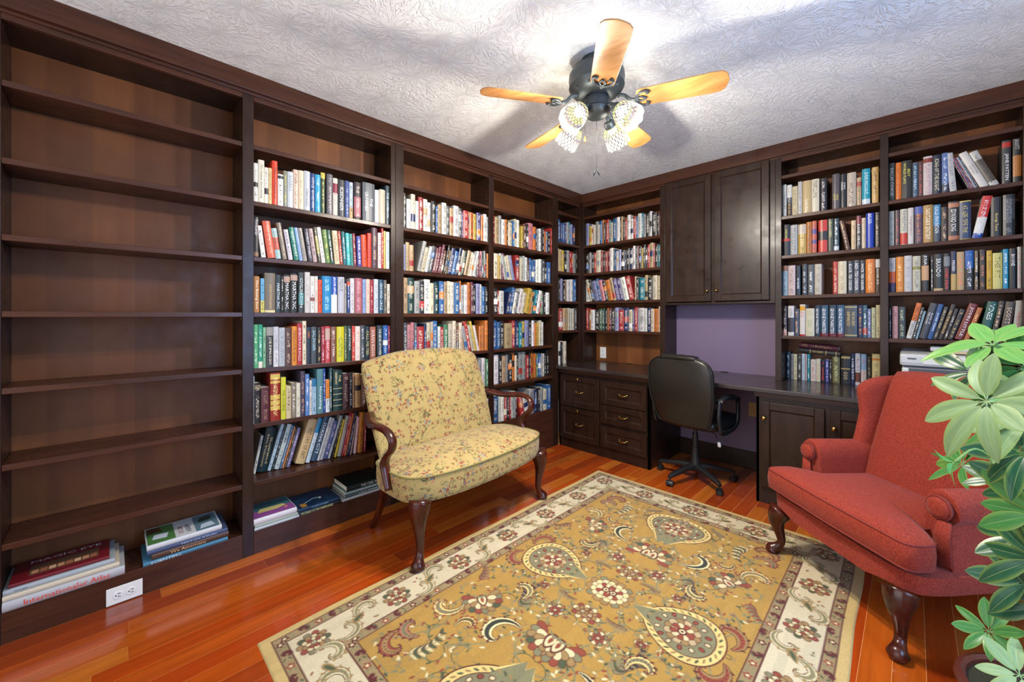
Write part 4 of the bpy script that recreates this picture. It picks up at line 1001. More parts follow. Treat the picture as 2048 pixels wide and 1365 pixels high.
# ================================================================ books
ORD = 'first second third fourth fifth sixth seventh eighth ninth tenth eleventh twelfth thirteenth fourteenth fifteenth sixteenth seventeenth eighteenth nineteenth twentieth twenty-first twenty-second twenty-third twenty-fourth twenty-fifth twenty-sixth twenty-seventh twenty-eighth twenty-ninth thirtieth thirty-first thirty-second'.split()
import colorsys
def cname(h):
    if len(h) == 3: h = ''.join(c*2 for c in h)
    r, g, b_ = (int(h[i:i+2], 16)/255 for i in (0, 2, 4)); H, s, v = colorsys.rgb_to_hsv(r, g, b_); H *= 360
    if v < .24 or (v < .33 and s < .35): return 'black' if s < .4 or v < .18 else ('dark green' if 70 < H < 190 else 'dark blue' if 190 <= H < 290 else 'dark brown')
    if s < .13: return 'white' if v > .84 else 'light grey' if v > .66 else 'grey' if v > .45 else 'dark grey'
    if s < .24 and v > .75: return 'cream' if 25 < H < 80 else 'pale pink' if (H < 25 or H > 300) else 'pale blue'
    if s < .24: return 'grey' if v > .45 else 'dark grey'
    if H < 14 or H > 340: return ('red' if v > .6 else 'maroon') if s > .5 else 'dusty pink'
    if H < 24: return 'orange-red' if v > .7 and s > .6 else 'brown'
    if H < 38: return 'orange' if v > .72 and s > .6 else ('tan' if v > .62 else 'brown')
    if H < 50: return 'golden' if s > .5 else ('tan' if v < .85 else 'cream')
    if H < 70: return 'yellow' if s > .45 else ('cream' if v > .75 else 'olive')
    if H < 165: return 'green' if v > .45 else 'dark green'
    if H < 196: return 'teal' if v < .65 else 'turquoise'
    if H < 250: return 'blue' if v > .5 else 'navy blue'
    return 'purple' if H < 320 else 'plum'
def glyphs(txt, fit_len, fit_h):
    c = bpy.data.curves.new('t', 'FONT'); c.body = txt; c.resolution_u = 1; c.size = 1; c.space_character = .95
    o = bpy.data.objects.new('t', c); COL.objects.link(o)
    dg = bpy.context.evaluated_depsgraph_get(); me = bpy.data.meshes.new_from_object(o.evaluated_get(dg))
    bpy.data.objects.remove(o); bpy.data.curves.remove(c)
    n = len(me.vertices); co = np.empty(n*3, np.float32); me.vertices.foreach_get('co', co); co = co.reshape(-1, 3)
    f = [tuple(p.vertices) for p in me.polygons]; bpy.data.meshes.remove(me)
    if n == 0: return np.zeros((0, 3)), []
    mn, mx = co.min(0), co.max(0); co = co-(mn+mx)/2; w, h_ = (mx-mn)[:2]
    return co*np.array([fit_len/max(w, 1e-4), fit_h/max(h_, 1e-4), 0]), f
NSP = 5
def book_geom(x0, w, h, dep, hard=True):
    """cover shell (rounded spine at -y) and page block; local x across the spine, y into the shelf"""
    bul = min(.006, w*.16); prof = [(x0+w*k/(NSP-1), -bul*(1-(2*k/(NSP-1)-1)**2)) for k in range(NSP)]
    c = .0018 if w > .014 else .001
    vs = []; fs = []; kind = []
    outer = [(x0, dep)]+[(x0, .0)][:0]+prof+[(x0+w, dep)]; inner = [(x0+w-c, dep), (x0+w-c, c), (x0+c, c), (x0+c, dep)]
    loop = outer+inner; n = len(loop)
    vs = [(x, y, 0) for x, y in loop]+[(x, y, h) for x, y in loop]
    for i in range(n): j = (i+1) % n; fs.append((i, j, n+j, n+i)); kind.append(1 if 1 <= i < NSP else 0)
    m = len(outer)
    # top and bottom edges of the cover as strips
    strips = [(0, 1, n-2, n-1), (m-2, m-1, m, m+1), tuple(range(1, m-1))+(m+1, n-2)]
    for s_ in strips:
        fs.append(tuple(s_)[::-1]); kind.append(0); fs.append(tuple(q+n for q in s_)); kind.append(0)
    g = .003 if hard else .0005
    pg = (x0+c, x0+w-c, c, dep-g, g, h-g)
    return vs, fs, kind, pg, prof
def colour_layers(me, faces_cols, inks):
    a = me.color_attributes.new('tint', 'FLOAT_COLOR', 'CORNER'); k = me.color_attributes.new('ink', 'FLOAT_COLOR', 'CORNER')
    n = sum(len(p.vertices) for p in me.polygons); A = np.ones((n, 4), np.float32); K = np.ones((n, 4), np.float32); o = 0
    for p, c, i in zip(me.polygons, faces_cols, inks): A[o:o+len(p.vertices), :3] = c; K[o:o+len(p.vertices)] = i; o += len(p.vertices)
    a.data.foreach_set('color', A.reshape(-1)); k.data.foreach_set('color', K.reshape(-1))
def ink_for(h, given=None):
    if given: return srgb(given)
    c = srgb(h); return srgb('efe9dc') if .3*c[0]+.59*c[1]+.11*c[2] < .22 else srgb('2a2624')
def add_uv(me, kinds, x0, w, h, prof=None):
    ul = me.uv_layers.new(name='UVMap').data; cov = me.vertices
    for p, k in zip(me.polygons, kinds):
        for li in p.loop_indices:
            if k: v = cov[me.loops[li].vertex_index].co; ul[li].uv = ((v.x-x0)/w, v.z/h)
            else: ul[li].uv = (-1, -1)
def make_book(spec, w, h, dep, name='book', label='', group='', hard=True):
    """spec: dict(c=cover hex, i=ink hex, t=title, b=[(v0,v1,hex)])"""
    vs, fs, kind, pg, prof = book_geom(0, w, h, dep, hard)
    # spine bands are printed on the cover: split the spine faces at the band edges
    cuts = sorted({0., 1.}|{q for a, b_, _ in spec['b'] for q in (a, b_)})
    V = list(vs); F = []; Kd = []; Cc = []; Ii = []; base = tuple(.80*q for q in srgb(spec['c'])); ink = ink_for(spec['c'], spec['i']); hasT = bool(spec['t'])
    def bc(v):
        for a, b_, hx in spec['b']:
            if a <= v <= b_: return tuple(.80*q for q in srgb(hx))
        return base
    for f, k in zip(fs, kind):
        if not k: F.append(f); Kd.append(0); Cc.append(base); Ii.append((*ink, 0)); continue
        i, j = f[0], f[1]; (xa, ya, _), (xb, yb, _) = vs[i], vs[j]
        for q0, q1 in zip(cuts[:-1], cuts[1:]):
            n = len(V); V += [(xa,ya,q0*h),(xb,yb,q0*h),(xb,yb,q1*h),(xa,ya,q1*h)]; F.append((n,n+1,n+2,n+3)); Kd.append(1); Cc.append(bc((q0+q1)/2)); Ii.append((*ink, 0. if hasT else .8))
    me = bpy.data.meshes.new(name); me.from_pydata(V, [], F); me.materials.append(M['cover']); me.update()
    add_uv(me, Kd, 0, w, h); colour_layers(me, Cc, Ii)
    o = bpy.data.objects.new(name, me); COL.objects.link(o); tag(o, label, 'magazine' if name == 'magazine' else 'book', group)
    b = MB(); b.box(*pg); b.build('page_block', M['paper'], o)
    if hasT:
        lines = spec['t'].split('|'); nl = len(lines); q = MB(); W_ = w*.80/nl
        for li, tx in enumerate(lines):
            a0, a1 = spec.get('r') or (.10, .90)
            ln = min((a1-a0)*h, len(tx)*min(W_*.8, .022)*.80); hh = min(W_*.62, ln/len(tx)*1.7, .024)
            co, ff = glyphs(tx, ln, hh); cx = w/2+(((nl-1)/2-li)*W_ if nl > 1 else 0); cz = (a0+a1)/2*h
            if len(co):
                bul = min(.006, w*.16)
                pv = []
                for x, y, _ in co:
                    X = cx+y; u_ = min(1, max(0, X/w)); pv.append((X, -bul*(1-(2*u_-1)**2)-.0006, cz-x))
                q.add(pv, ff)
        lo = q.build('spine_lettering', M['ink'], o); lo.color = (*ink, 1)
    return o
def parse(tok):
    """x0,x1,ytop,colour[/ink][:title[@r0-r1]][#v0-v1-hex ...]"""
    t = tok.split('#'); head = t[0]; title = ''
    if ':' in head: head, title = head.split(':', 1)
    p = head.split(','); col = p[3].split('/'); rng_ = None
    if '@' in title: title, r_ = title.split('@'); rng_ = tuple(float(q) for q in r_.split('-'))
    bands = []
    for q in t[1:]: a, b_, c = q.split('-'); bands.append((float(a), float(b_), c))
    ln = float(p[4]) if len(p) > 4 else 0
    return float(p[0]), float(p[1]), float(p[2]), dict(c=col[0], i=col[1] if len(col) > 1 else None, t=title.strip(), b=bands, r=rng_), ln
ALLB = []
def row(wall, zsh, org, data, group, tail, anchor, setb=.010, fac=None, name='book'):
    """wall 'L' (left wall, x = -setback) or 'B' (back wall, y = setback); org = (x, y, scale) of the measuring frame"""
    ox, oy, sc_ = org; toks = [q.strip() for q in data.strip().split('\n') if q.strip()]; pv = None; pl_ = 0; seen = {}
    for n_, tk in enumerate(toks):
        x0, x1, yt, sp, lean = parse(tk)
        sb = setb if not hasattr(setb, '__len__') else setb[0]+(setb[1]-setb[0])*n_/max(1, len(toks)-1)
        def pos(xc): 
            p = hit(ox+xc/sc_, 633.5, 0 if wall == 'L' else 1, -sb if wall == 'L' else sb); return p.y if wall == 'L' else p.x
        a, c = pos(x0), pos(x1)
        if pv is not None and not lean and a < pv-.0005: a = pv
        lo_, hi_ = (-2.852, -2.095) if wall == 'L' else ((1.713, 2.228) if 1.5 < a < 2.24 else (2.268, 2.780))
        a = max(a, lo_); c = min(c, hi_)
        if pv is not None and lean > 0 and pl_ >= 0:      # leaning books rest on one another instead of passing through
            need = pv+(.20*(math.tan(R(pl_))-math.tan(R(lean))) if pl_ > lean else 0)
            if a < need: s_ = min(need-a, .022); a += s_; c = max(c, a+.006)
        elif pv is not None and lean < 0 and a < pv: a = pv
        pl_ = lean
        th = R(lean); w = max(.0035, (c-a)*math.cos(th)-.0008)
        cx_ = (x0+x1)/2; zt = hit(ox+cx_/sc_, oy+yt/sc_, 0 if wall == 'L' else 1, -sb if wall == 'L' else sb).z
        h = max(.10, (zt-zsh)/math.cos(th)-w*abs(math.sin(th))*.5); h = min(h, (.258-w*abs(math.sin(th)))/math.cos(th))
        rr = random.Random(n_*7+len(tk)); dep = min(.226-sb, h*rr.uniform(.62, .70))
        cn = cname(sp['c']); extra = ''
        if sp['b']:
            bn = cname(sp['b'][0][2]); extra = f', {bn} band' if bn != cn else ', panelled spine'
        elif sp['t']: extra = ', '+('white' if cname('%02x%02x%02x' % tuple(int(255*min(1, q**.45)) for q in ink_for(sp['c'], sp['i']))) in ('white', 'cream') else 'coloured' if sp['i'] else 'dark')+' lettering'
        lbl = f'{cn} book{extra}, {ORD[n_]} from {anchor}, {tail}'
        o = make_book(sp, w, h, dep, name, lbl, group, hard=h > .19 or rr.random() < .4)
        if lean > 0:  # leans towards local +x: turns about the lower right corner
            Mx = Matrix.Translation((w, 0, 0)) if 0 else Matrix.Identity(4)
            piv = Vector((w, 0, 0)); rot = Matrix.Rotation(th, 4, 'Y'); Ml = Matrix.Translation(Vector((c, 0, zsh+.0003)))@rot@Matrix.Translation(-piv)
        elif lean < 0: Ml = Matrix.Translation(Vector((a, 0, zsh+.0003)))@Matrix.Rotation(th, 4, 'Y')
        else: Ml = Matrix.Translation(Vector((a, 0, zsh+.0003)))
        Wm = (Matrix.Rotation(pi/2, 4, 'Z')@Matrix.Translation((0, sb, 0))) if wall == 'L' else Matrix.Translation((0, sb, 0))
        o.matrix_world = Wm@Ml; pv = c; ALLB.append(o)
K1, K2, K3, K4, K5, K6, K7 = (490,300,5.687), (490,530,5.687), (490,720,5.687), (1550,300,5.25), (1550,500,4.708), (1770,240,5.25), (1770,480,4.55)
AE, TL = 'empty bay', '{} row behind loveseat'
def G(r): return f'books on the {r} row behind the loveseat'
row('L', LS[1], K1, """
80,148,150,efece0#.38-.5-2a2424
150,221,118,e6e0cc/3a3430:The Campus  Janet Lansing
222,266,202,efe8da#.25-.42-2a2a34
268,306,208,e6c88c/4a3a20:Against Bitter Trust
308,371,128,dc4426/2a1410:The Companion
373,436,280,e9e8e2#.86-.95-2c3440
437,481,240,858a78/c8b850:
483,549,252,cfd6da/7a8a94:BARBRA@.4-.95
551,608,228,e2c6b2
610,669,238,e2d4b6/9a7a50:
671,741,245,c6cad0/2a2a30:SUNDAY NIGHTS@.1-.55
743,797,270,1c3c78/e8ecf4:OFFICE  GOODWIN
799,859,285,2ea0cc/e8f4f8:
861,912,262,3a4828/b8c078:#.86-1-c8b850
930,999,280,67646a/c8b8b4:
1001,1054,325,d8d2c2/8c2f45:#.6-.86-8c2f45
1057,1137,345,3a3c3f/f0f0f0:KISSINGER@.15-.8
1138,1184,355,384e8c/c8d0e8:
1186,1228,372,b8c8d8#0-.3-c0a070
1241,1319,372,3a3236/d8ccc0:#.06-.6-a86870
1337,1474,380,5b6067/e0e2e4:THE|CROWNED
1477,1524,458,d6d9db/8a8e92:
1527,1594,455,ccc0a8/9a8a6a:
1597,1645,410,2c3e46/d8e4e8:THE CAMERON""", G('top'), TL.format('top'), AE)
def fixlean(s):
    out = []
    for l in s.strip().split('\n'):
        l = l.strip(); 
        # allow the lean angle to be written last on the line as ~deg
        if '~' in l:
            l, d = l.rsplit('~', 1); head = l.split(':', 1)[0].split('#', 1)[0]; l = head+','+d+l[len(head):]
        out.append(l)
    return '\n'.join(out)
row('L', LS[2], K1, fixlean("""82,157,765,2a2a2e/e8e0e0:TOOLAND@.5-.98#.02-.12-8a6a50
188,240,870,eeece6~-7
262,350,820,d8604a/e8a880:~-8
352,414,900,a4c4c4#.3-.7-c85a48~-8
430,481,840,85786a/c0b4a0:~-9
497,548,915,cdc4d0~-9
560,619,890,1d7866/e0efe8:GREAT SHORT~-9
621,660,895,88a8dc/3a4a90:~-9
663,712,900,98928a~-9
722,775,905,38343f/d8d4dc:CHRIST THIRST~-8
777,826,905,b49c9c~-8
836,869,890,4a4a30#.25-.75-b0a860~-8
873,918,890,e4deda~-8
922,974,915,648444/d8d070:~-7
976,1016,920,2e5a4c#.1-.5-1c2420~-7
1022,1080,925,decca6/6a5a40:THE BALLROOM~-5
1082,1118,930,a84838~-5
1119,1158,935,1d6870/f0f4f0:WEST OF NIGHT~-4
1161,1202,950,4cbcbc/e0f4f0:~-3
1205,1236,960,3c9890~-3
1238,1270,955,8a2e38~-3
1278,1328,985,484c9c~-2
1331,1390,970,de5028/5a1810:~-2
1392,1437,950,d6452e/6a1a14:
1440,1505,890,583e49/d0b890:
1511,1550,945,e6cfca/b05060:
1551,1575,895,ae2e2e
1576,1600,925,d6be5e
1603,1642,935,cddae2/5a7088:BEING FAITH"""), G('second'), TL.format('second'), AE)
row('L', LS[3], K2, """82,166,130,b47e48/f4e8d0:The Rising Son
177,221,155,6aaed6#0-.35-d8d070
224,344,95,786e60/d8b070:DATING WITH JAPAN@.1-.7#0-.06-e0d4a0
347,408,115,2b3840/dce8ec:MARTHA INC.@.06-.8
412,439,125,1e1e20
441,512,112,26282a/f4f4f0:MARTHA INC.@.08-.78#.80-.95-b89888
517,599,100,242628/f4f4f0:MARTHA INC.@.08-.78#.82-.96-b89888
609,670,88,3d4647/e8ece8:CIVILISATION#.2-.5-4a8a90
679,740,85,cec9c6/9a9088:
743,791,130,e4e0dc/6a6460:#.32-.42-8a4a48
793,829,130,e2d6cc/c05048:
831,877,170,d64e28/3a1410:
879,979,130,2888be/c0e4f4:
981,1047,135,eeeef0/ffffff:JACOB APPLE@.5-.98#.5-1-1c50ae
1057,1130,140,bfc0ca/3a3a40:MEDUS@.6-.95
1133,1155,210,aea69e
1161,1194,190,22407a/e8e8f0:#.86-1-dc5a34
1196,1244,155,d6d2d6/707078:
1250,1334,152,ae666e/e0a8a8:
1337,1374,165,8ca6d6
1376,1421,165,dec6b2/b06a60:
1423,1460,170,9e2636/e8c0b8:
1465,1515,165,cdd2d8/3a5a78:
1518,1574,170,284e66/e0e8ec:CROWDED CIRCLE
1577,1612,175,686259/d8ccb0:
1616,1648,220,e2d6c2""", G('third'), TL.format('third'), AE)
row('L', LS[4], K2, """84,149,680,5cae7e/e0f4e0:
152,202,680,289878/e0f4ec:#0-.15-e4e4d0
206,238,712,8cbe98
242,321,705,383c3e/e4dcc8:JOE DIMAGGIO@.06-.74#.78-.99-9a9894
323,383,705,c6c6ce/7a7a84:#0-.4-dcdce0
387,455,715,b6bcc2/6a7884:
459,529,715,5c423e/c8b498:
532,591,700,de8e2e/5a2e10:STEPHEN HUNTER  HAVANA
593,650,668,ae2e36/f0e0e0:SEVENTH FOUR DOLLS
653,697,640,e6dabe
699,750,710,283242/e8803a:CNN@.66-.95
753,815,705,485256/a8d4e4:SALINGER@.35-.9
823,866,710,2e2826/d0b480:
869,908,705,a63642/f0d8d8:
911,969,700,c6464e/f0e4e0:HEARTLAND@.1-.6#.62-.94-c8a898
977,1034,705,8a604e
1042,1127,705,d6ce2e/1e6a50:CLINTON@.15-.7
1129,1159,695,58683a
1161,1212,695,22403a/e0e8e4:JANE FONDA@.3-.92
1216,1251,695,ce4a38/f4dcd0:
1253,1310,700,eedcd0/c08070:
1313,1362,690,4e5256/dcdcdc:
1367,1417,700,20323a/d8c878:CALL ME TED
1421,1487,705,a66650/f0dcd0:SCRAPS RISING
1500,1564,690,2e3a3a/e4ecec:THE ABUSE OF POWER
1569,1624,690,285ea6/f0f4f8:#.4-.55-e8e8e8
1627,1650,695,8a2e4e""", G('fourth'), TL.format('fourth'), AE)
row('L', LS[5], K3, """80,98,190,d6e2ea
100,180,265,1e1e20/c8c0b0:#.84-.95-8a7a60
183,282,315,58283290/a08070:
289,400,148,982a20/f0d890:#.86-.97-d8c060#.78-.83-d8b858#.44-.54-d8b858#.33-.42-d8b858#.22-.31-d8b858
409,466,200,d6d63e/4a5a20:THE UNIVERSE@.2-.7
468,525,300,d6c69e
528,581,265,887e6e
583,630,265,dedac6/8a8468:
633,682,130,484054/e0b090:
686,731,165,5886c4/e0e8f4:
733,762,235,d6d6d6/202020:
764,812,218,a0c0d6/2a5a78:#.78-1-2a78a6
818,889,105,56868e/e8f0f0:Nourishing@.1-.6
891,915,100,22489a/e8e8f4:
918,962,228,de8636#0-.42-dee2e6
964,990,95,3a5a5e
1002,1105,120,1d3836/d8c890:THE|HARMONY@.65-.95#.54-.56-b0a878#.40-.42-b0a878#.26-.28-b0a878#.12-.14-b0a878
1110,1185,155,48282a/c8a080:
1187,1222,158,202020/d8d8d8:
1224,1250,165,ae8a6e
1253,1318,160,c69e6e#.50-.66-2a2a38
1322,1380,170,6a4a38
1384,1440,180,3a3430
1445,1490,175,a89070
1494,1550,165,57404a""".replace('58283290', '582832'), G('fifth'), TL.format('fifth'), AE)
row('L', LS[6]+.001, K3, fixlean("""84,118,880,dedfd2~11
124,246,800,14323a/d8c088:Illustrated|Bible Dictionary@.12-.86~12
250,290,760,bcd8e6~16
296,322,765,283a3c/d0d8d8:~16
326,382,760,c6d6d2~16
386,416,775,58789a/d8e0e8:~16
419,440,790,d68a50~16
444,464,810,58483a~16
467,506,800,7e78a0/e0d8f0:~16
560,672,700,d4b684/5a3a24:HISTORY OF ART@.12-.8~17
682,732,690,c8d8e6/4a6a80:#.66-1-2a90be~17
742,812,660,32506a/e8ecf0:MAKING CITY~17
816,846,680,d4d4d4/6a6a6a:~17
850,882,690,babac2~17
886,934,720,485888/e8c8e8:~17
938,966,660,b6baba~17
970,1004,640,202020/e0d8b0:~15
1008,1038,700,d6b62e/3a3a20:~14
1044,1090,655,aea69e/3a3430:MUSIC@.6-.95~13
1094,1124,620,a62836/f0d0c8:~12
1126,1150,625,c46838~12
1154,1182,600,20284a~12
1186,1206,650,b89ca0~10
1226,1264,660,dcbcc4/a04050:~6
1272,1334,600,be782e~4
1340,1372,620,8a2838~2"""), G('bottom'), TL.format('bottom'), AE, setb=(.12, .05))
AC, TC = 'cupboard', '{} row above desk'
def G2(r): return f'books on the {r} row right of the cupboard'
row('B', RS[1], K4, """70,122,368,c6c6c2/3a3a38:I WAS A SPY
126,177,370,dadad6/c8a860:#0-.42-3a2a24#.42-.6-4a5a70
180,240,385,cbbc96/5a4a30:
242,285,335,c2beba/6a6a70:
288,379,325,c4aa78/f0e8d0:GORE VIDAL@.05-.45
382,466,308,d6ccb4/2a2420:PAPILLON@.45-.93
474,545,300,2c2c32/e0d8d8:
600,680,255,585054/d8c850:VALE|RAVE@.1-.6
685,752,255,25252a/f0f0f0:DYING|KNEELED@.35-.95
757,852,240,beb09e/4a3428:HOLLY LAND@.1-.7
857,908,292,be9e7e/4a5a30:#.7-.85-a84a40
914,1000,200,1d98ae/e8f4f4:JUDE MCCOLT@.3-.9#.02-.17-d0dce0
1017,1088,182,d4ac6c""", G2('top'), TC.format('top'), AC, setb=.045)
row('B', RS[2], K4, fixlean("""74,157,788,202024/d0c850:ROBIN PARK@.55-.85#.47-.55-c02420
162,238,790,aaaaaa/5a5a5a:MISSISSIPPI
243,328,782,b69646/e8d8a0:#.68-.98-c4b4a4
330,385,758,b47028/4a2810:
387,438,748,c45e3e/5a4080:#.6-.75-584888#.3-.42-584888
456,550,738,c63626/2a1010:The Prince@.70-.98#.38-.66-222024
554,612,725,484e40/d0c890:GRAVAMEN@.45-.95
617,672,722,384852/e8eef0:#.04-.16-c8ccd0
742,796,735,58382a/d8b890:~-10
800,850,742,cbb08a/6a5030:
852,908,692,2e292a/f0e0d8:KANE  VIRGIL@.1-.75#.75-.98-7a2028
910,954,715,c6b296/6a5a48:
957,1040,665,1638a6/f0f0f8:ROLAND@.7-.97
1050,1100,655,484242/c8b8a8:"""), G2('second'), TC.format('second'), AC, setb=.045)
row('B', RS[3], K5, """70,120,150,88a0b0/2a3a4a:#.82-1-8a5a40
123,193,148,c6aeaa/4a3434:
199,240,150,262e3a/e8f0f8:HUGHES@.1-.7
256,302,135,3e4248/e0e0e4:
309,368,140,565658/f0f0f0:
373,440,135,bdb4a4/7a7060:
546,592,112,b63e2e/f0d8c8:
594,675,108,d2c6a6/8a8060:
683,738,105,383a40/f0f0f0:BLACK  TED DEKKER
741,797,98,4e5058/f0f0f0:RED  TED DEKKER
800,848,98,34363c/f0f0f0:WHITE  TED DEKKER
853,942,88,d6761a/f0c890:
946,998,88,58483e/f0f0f0:ROUND AUD@.2-.75#.75-1-d6d2d2""", G2('third'), TC.format('third'), AC, setb=.045)
row('B', RS[4], K5, """73,112,530,382829/f0d8d0:#0-.2-c09080
123,180,528,d2cecb/2a2a30:#.12-.6-34323a
182,228,555,3c4252/e0b090:
234,285,515,d6cec6/c02820:ZIG@.6-.78#.8-.95-e0a020#0-.05-c02820
289,373,552,cec6aa/7a9070:
375,423,522,202e3c/f0f4f8:GEORGE MARKSTEIN
427,499,522,28485c/f0f4f8:GEORGE MARKSTEIN#0-.12-6a1c24
504,576,520,20343f/f0f4f8:GEORGE MARKSTEIN#0-.12-6a1c24
581,654,520,2a4c68/f0f4f8:GEORGE MARKSTEIN#0-.12-6a1c24
657,775,522,484c52/c8b070:THE ANCIENT|SHIPWRECKS@.35-.8#.04-.08-b0a070#.92-.96-b0a070
781,825,525,262e58/e0a040:
827,869,522,385e6e/e8e8e0:#.1-.3-c04838
872,905,555,787e9e/e0e0e8:
909,948,545,bcbc96/6a6a48:
951,998,520,c6bc9a/5a5040:""", G2('fourth'), TC.format('fourth'), AC, setb=.05)
row('B', .756, K5, """84,146,960,182a40/c8e0f0:
150,172,980,8a8c90
175,209,982,c6be9e
213,250,985,38383a/e0e0e0:
253,283,978,b6c6d2/5a6a78:
286,302,982,c6a6ae
305,330,982,1d8896
336,386,1035,d4c6be/8a3030:
388,430,1030,cdc6b2/a06a30:
433,470,1040,28182a/e04040:
473,508,1035,484890/f0f0f0:
511,536,1040,2a2828/d8d0c0:
540,612,960,6c6846/d8d8a0:
622,710,998,24242a/d8c088:OOO@.1-.5#.9-.97-b09a60#.52-.56-b09a60
714,752,975,222848/f4f4f8:4 OVER THE TOP
756,804,975,c6c2c6/7a4030:#.1-.4-6a3a2c
810,862,982,86a6c6/b04050:#0-.5-d0c8c4
867,910,1005,36302c/c8b8a8:
914,998,980,d2c28e/3a3020:#.80-.86-d88030""", 'books standing on the desk beside the cupboard', 'row standing on desk', 'purple nook', setb=.15)
AD, TD = 'divider', '{} row above printer'
def G3_(r): return f'books on the {r} row above the printer'
row('B', RS[1], K6, fixlean("""42,104,455,484c48/e8e8e0:DALLAS COWLES
112,172,450,d66e1a/8a3010:
175,284,430,2a2a26/d8d050:BEST|WORLD PLAYS@.4-.95
290,348,448,485c72/b8d8f0:
352,402,442,583838/e05040:
396,498,385,cec2c2/b87070:PLAN OF ATTACK@.05-.8#.84-.95-8a3a2c
503,589,370,242c42/e8dcb0:KING OF THE NIGHT
596,672,348,5872a6/e0e8f4:#0-.25-3a3e50
682,756,342,bcbcbe/6a6a70:~-4
1004,1104,300,d6d2ce/6a6458:NATIONAL|DESIGN~-21
1110,1214,290,c2c2be/302c2a:#.12-.75-5a524c~-21
1228,1325,218,383a3c/e8e8e8:JANE PATTEN@.1-.7#.84-.96-b83028
1342,1440,195,383431/e0e0e0:SCOTT@.75-.97#.15-.62-b67638"""), G3_('top'), TD.format('top'), AD, setb=.045)
row('B', RS[1], K6, fixlean("""884,902,370,3a3038~-20
904,918,365,b86880~-20
920,934,362,2c4a80~-20
936,950,360,8a2c38~-20
952,964,358,d0d0d4~-20
966,980,356,246a8a~-20
982,994,355,5a3a4a~-20"""), 'thin magazines on the top row above the printer', 'leaning magazines on top row above printer', AD, setb=.045, name='magazine')
row('B', RS[2], K6, fixlean("""44,98,960,beb cb2/4a6a68:
104,154,950,584242/d05050:
159,235,938,c6c2b2/3a3a34:FOUNDATION@.4-.95#.03-.34-c63820
239,302,925,cec6c2/8a6a60:Nightline
311,397,912,584252/d07840:#.8-1-4a5aa0
401,503,895,ae8848/f0e8d8:NOTARY ENTRY
507,585,892,3a80ae/f0f4f8:COLD MOUNTAIN@.25-.95#0-.45-3a4450
591,658,915,3c2c28/d8b890:
664,778,858,2c2626/f0ece8:EDWARD KING@.25-.8#.85-.96-b87858#.03-.13-b06a48
782,905,850,c8b85c/c8b85c:#.03-.97-2a3a60
907,1015,815,d6d6d6/e0e0e0:#.5-1-c62828#0-.12-1648a0~10
1112,1225,812,252525/e0c878:George Tenet@.15-.6
1238,1365,785,2c2e32/8a8a90:#.4-.9-4a4c52""".replace('beb cb2', 'bebcb2')), G3_('second'), TD.format('second'), AD, setb=.045)
row('B', RS[3], K7, """37,97,165,c6beb6/3a4a70:#0-.28-382a4e#.28-.6-d65e20
101,171,155,d6842a/f4d8a0:
174,247,145,c2bebe/7a8494:
251,325,148,c2bca8/4a4a40:#.62-.7-8a8a40
332,400,135,2c2424/f4f0ec:JULIA@.72-.97#.3-.7-c6986e
416,440,140,2a2422
443,530,130,242424/e8e8e8:BRANDO@.3-.95#0-.07-c6a676
533,593,125,242022/e83830:COREY DEAN@.05-.6#.66-.92-787c80
599,650,105,2c2c4e/f0f0f0:MISSED@.45-.8#0-.42-be9e5e
653,723,110,b6986e/d86a30:
728,808,98,1c58a6/e8e8f0:#0-.55-20242a
816,850,100,78644e#.3-.45-1c1a18
861,915,90,382a26/d08058:
924,975,98,c69e1e/3a3010:
979,1070,120,cec676/6a6430:THE FIT@.3-.9
1074,1125,85,1d8eb6/f0f4f8:
1132,1200,78,202020/f4f4f4:BOONE@.45-.97
1206,1290,62,c6c6c6/c06060:""", G3_('third'), TD.format('third'), AD, setb=.045)
row('B', RS[4], K7, fixlean("""38,58,620,242022
66,119,605,be8a88/7a4a4a:
122,188,610,3e4448/b8c098:
178,240,578,d4d0c8/2a2420:SAIL  PATTERSON#.5-1-d56d28~12
243,272,615,484846~12
275,297,650,88a6b6~12
302,374,580,424248/e8e8ec:BLOOD OF|THE COUNT@.4-.75~13
378,428,588,26508a/e8ecf4:JOSEF FERN~13
430,472,612,3e3830/c8b890:~14
476,520,590,3a2a24/e0c070:ALL THE SCIENCE~15
524,560,630,34302e~15
562,616,635,2c2826/c8a860:~16
624,706,585,782c28/e8d8d0:JOHN LITTLE~16
712,762,620,b6642a/f0c080:~16
838,936,565,1c584e/e8f0ec:VINES@.5-.97~10
948,1005,560,3a3430/d8b890:~9
1030,1120,565,584c46/e0c8a0:SCOTT TUR~7
1150,1222,555,b6b2aa/b84040:TURN NOW~4
1228,1290,550,c8c2ba"""), G3_('fourth'), TD.format('fourth'), AD, setb=.05)

# two large volumes laid across the tops of the standing row on the desk
for k, (c, nm, tt) in enumerate((('2a2424', 'black cloth volume with gold bands lying across the books on the desk', 'LEXICON'), ('6e2038', 'maroon volume lying on top of the black one on the desk row', ''))):
    o = make_book(dict(c=c, i='c8a860', t=tt, b=[(.28,.30,'b89a58'), (.66,.68,'b89a58'), (.9,.92,'b89a58')] if k == 0 else [], r=(.35,.6)), .034, .232-.012*k, .085, 'book', nm, 'volumes lying on the desk row')
    o.matrix_world = Matrix.Translation((1.790+.004*k, .14, .947-.0+.036*k))@Matrix.Rotation(R(95), 4, 'Y')@Matrix.Translation((-.034, 0, 0))
    o.location.z += .012

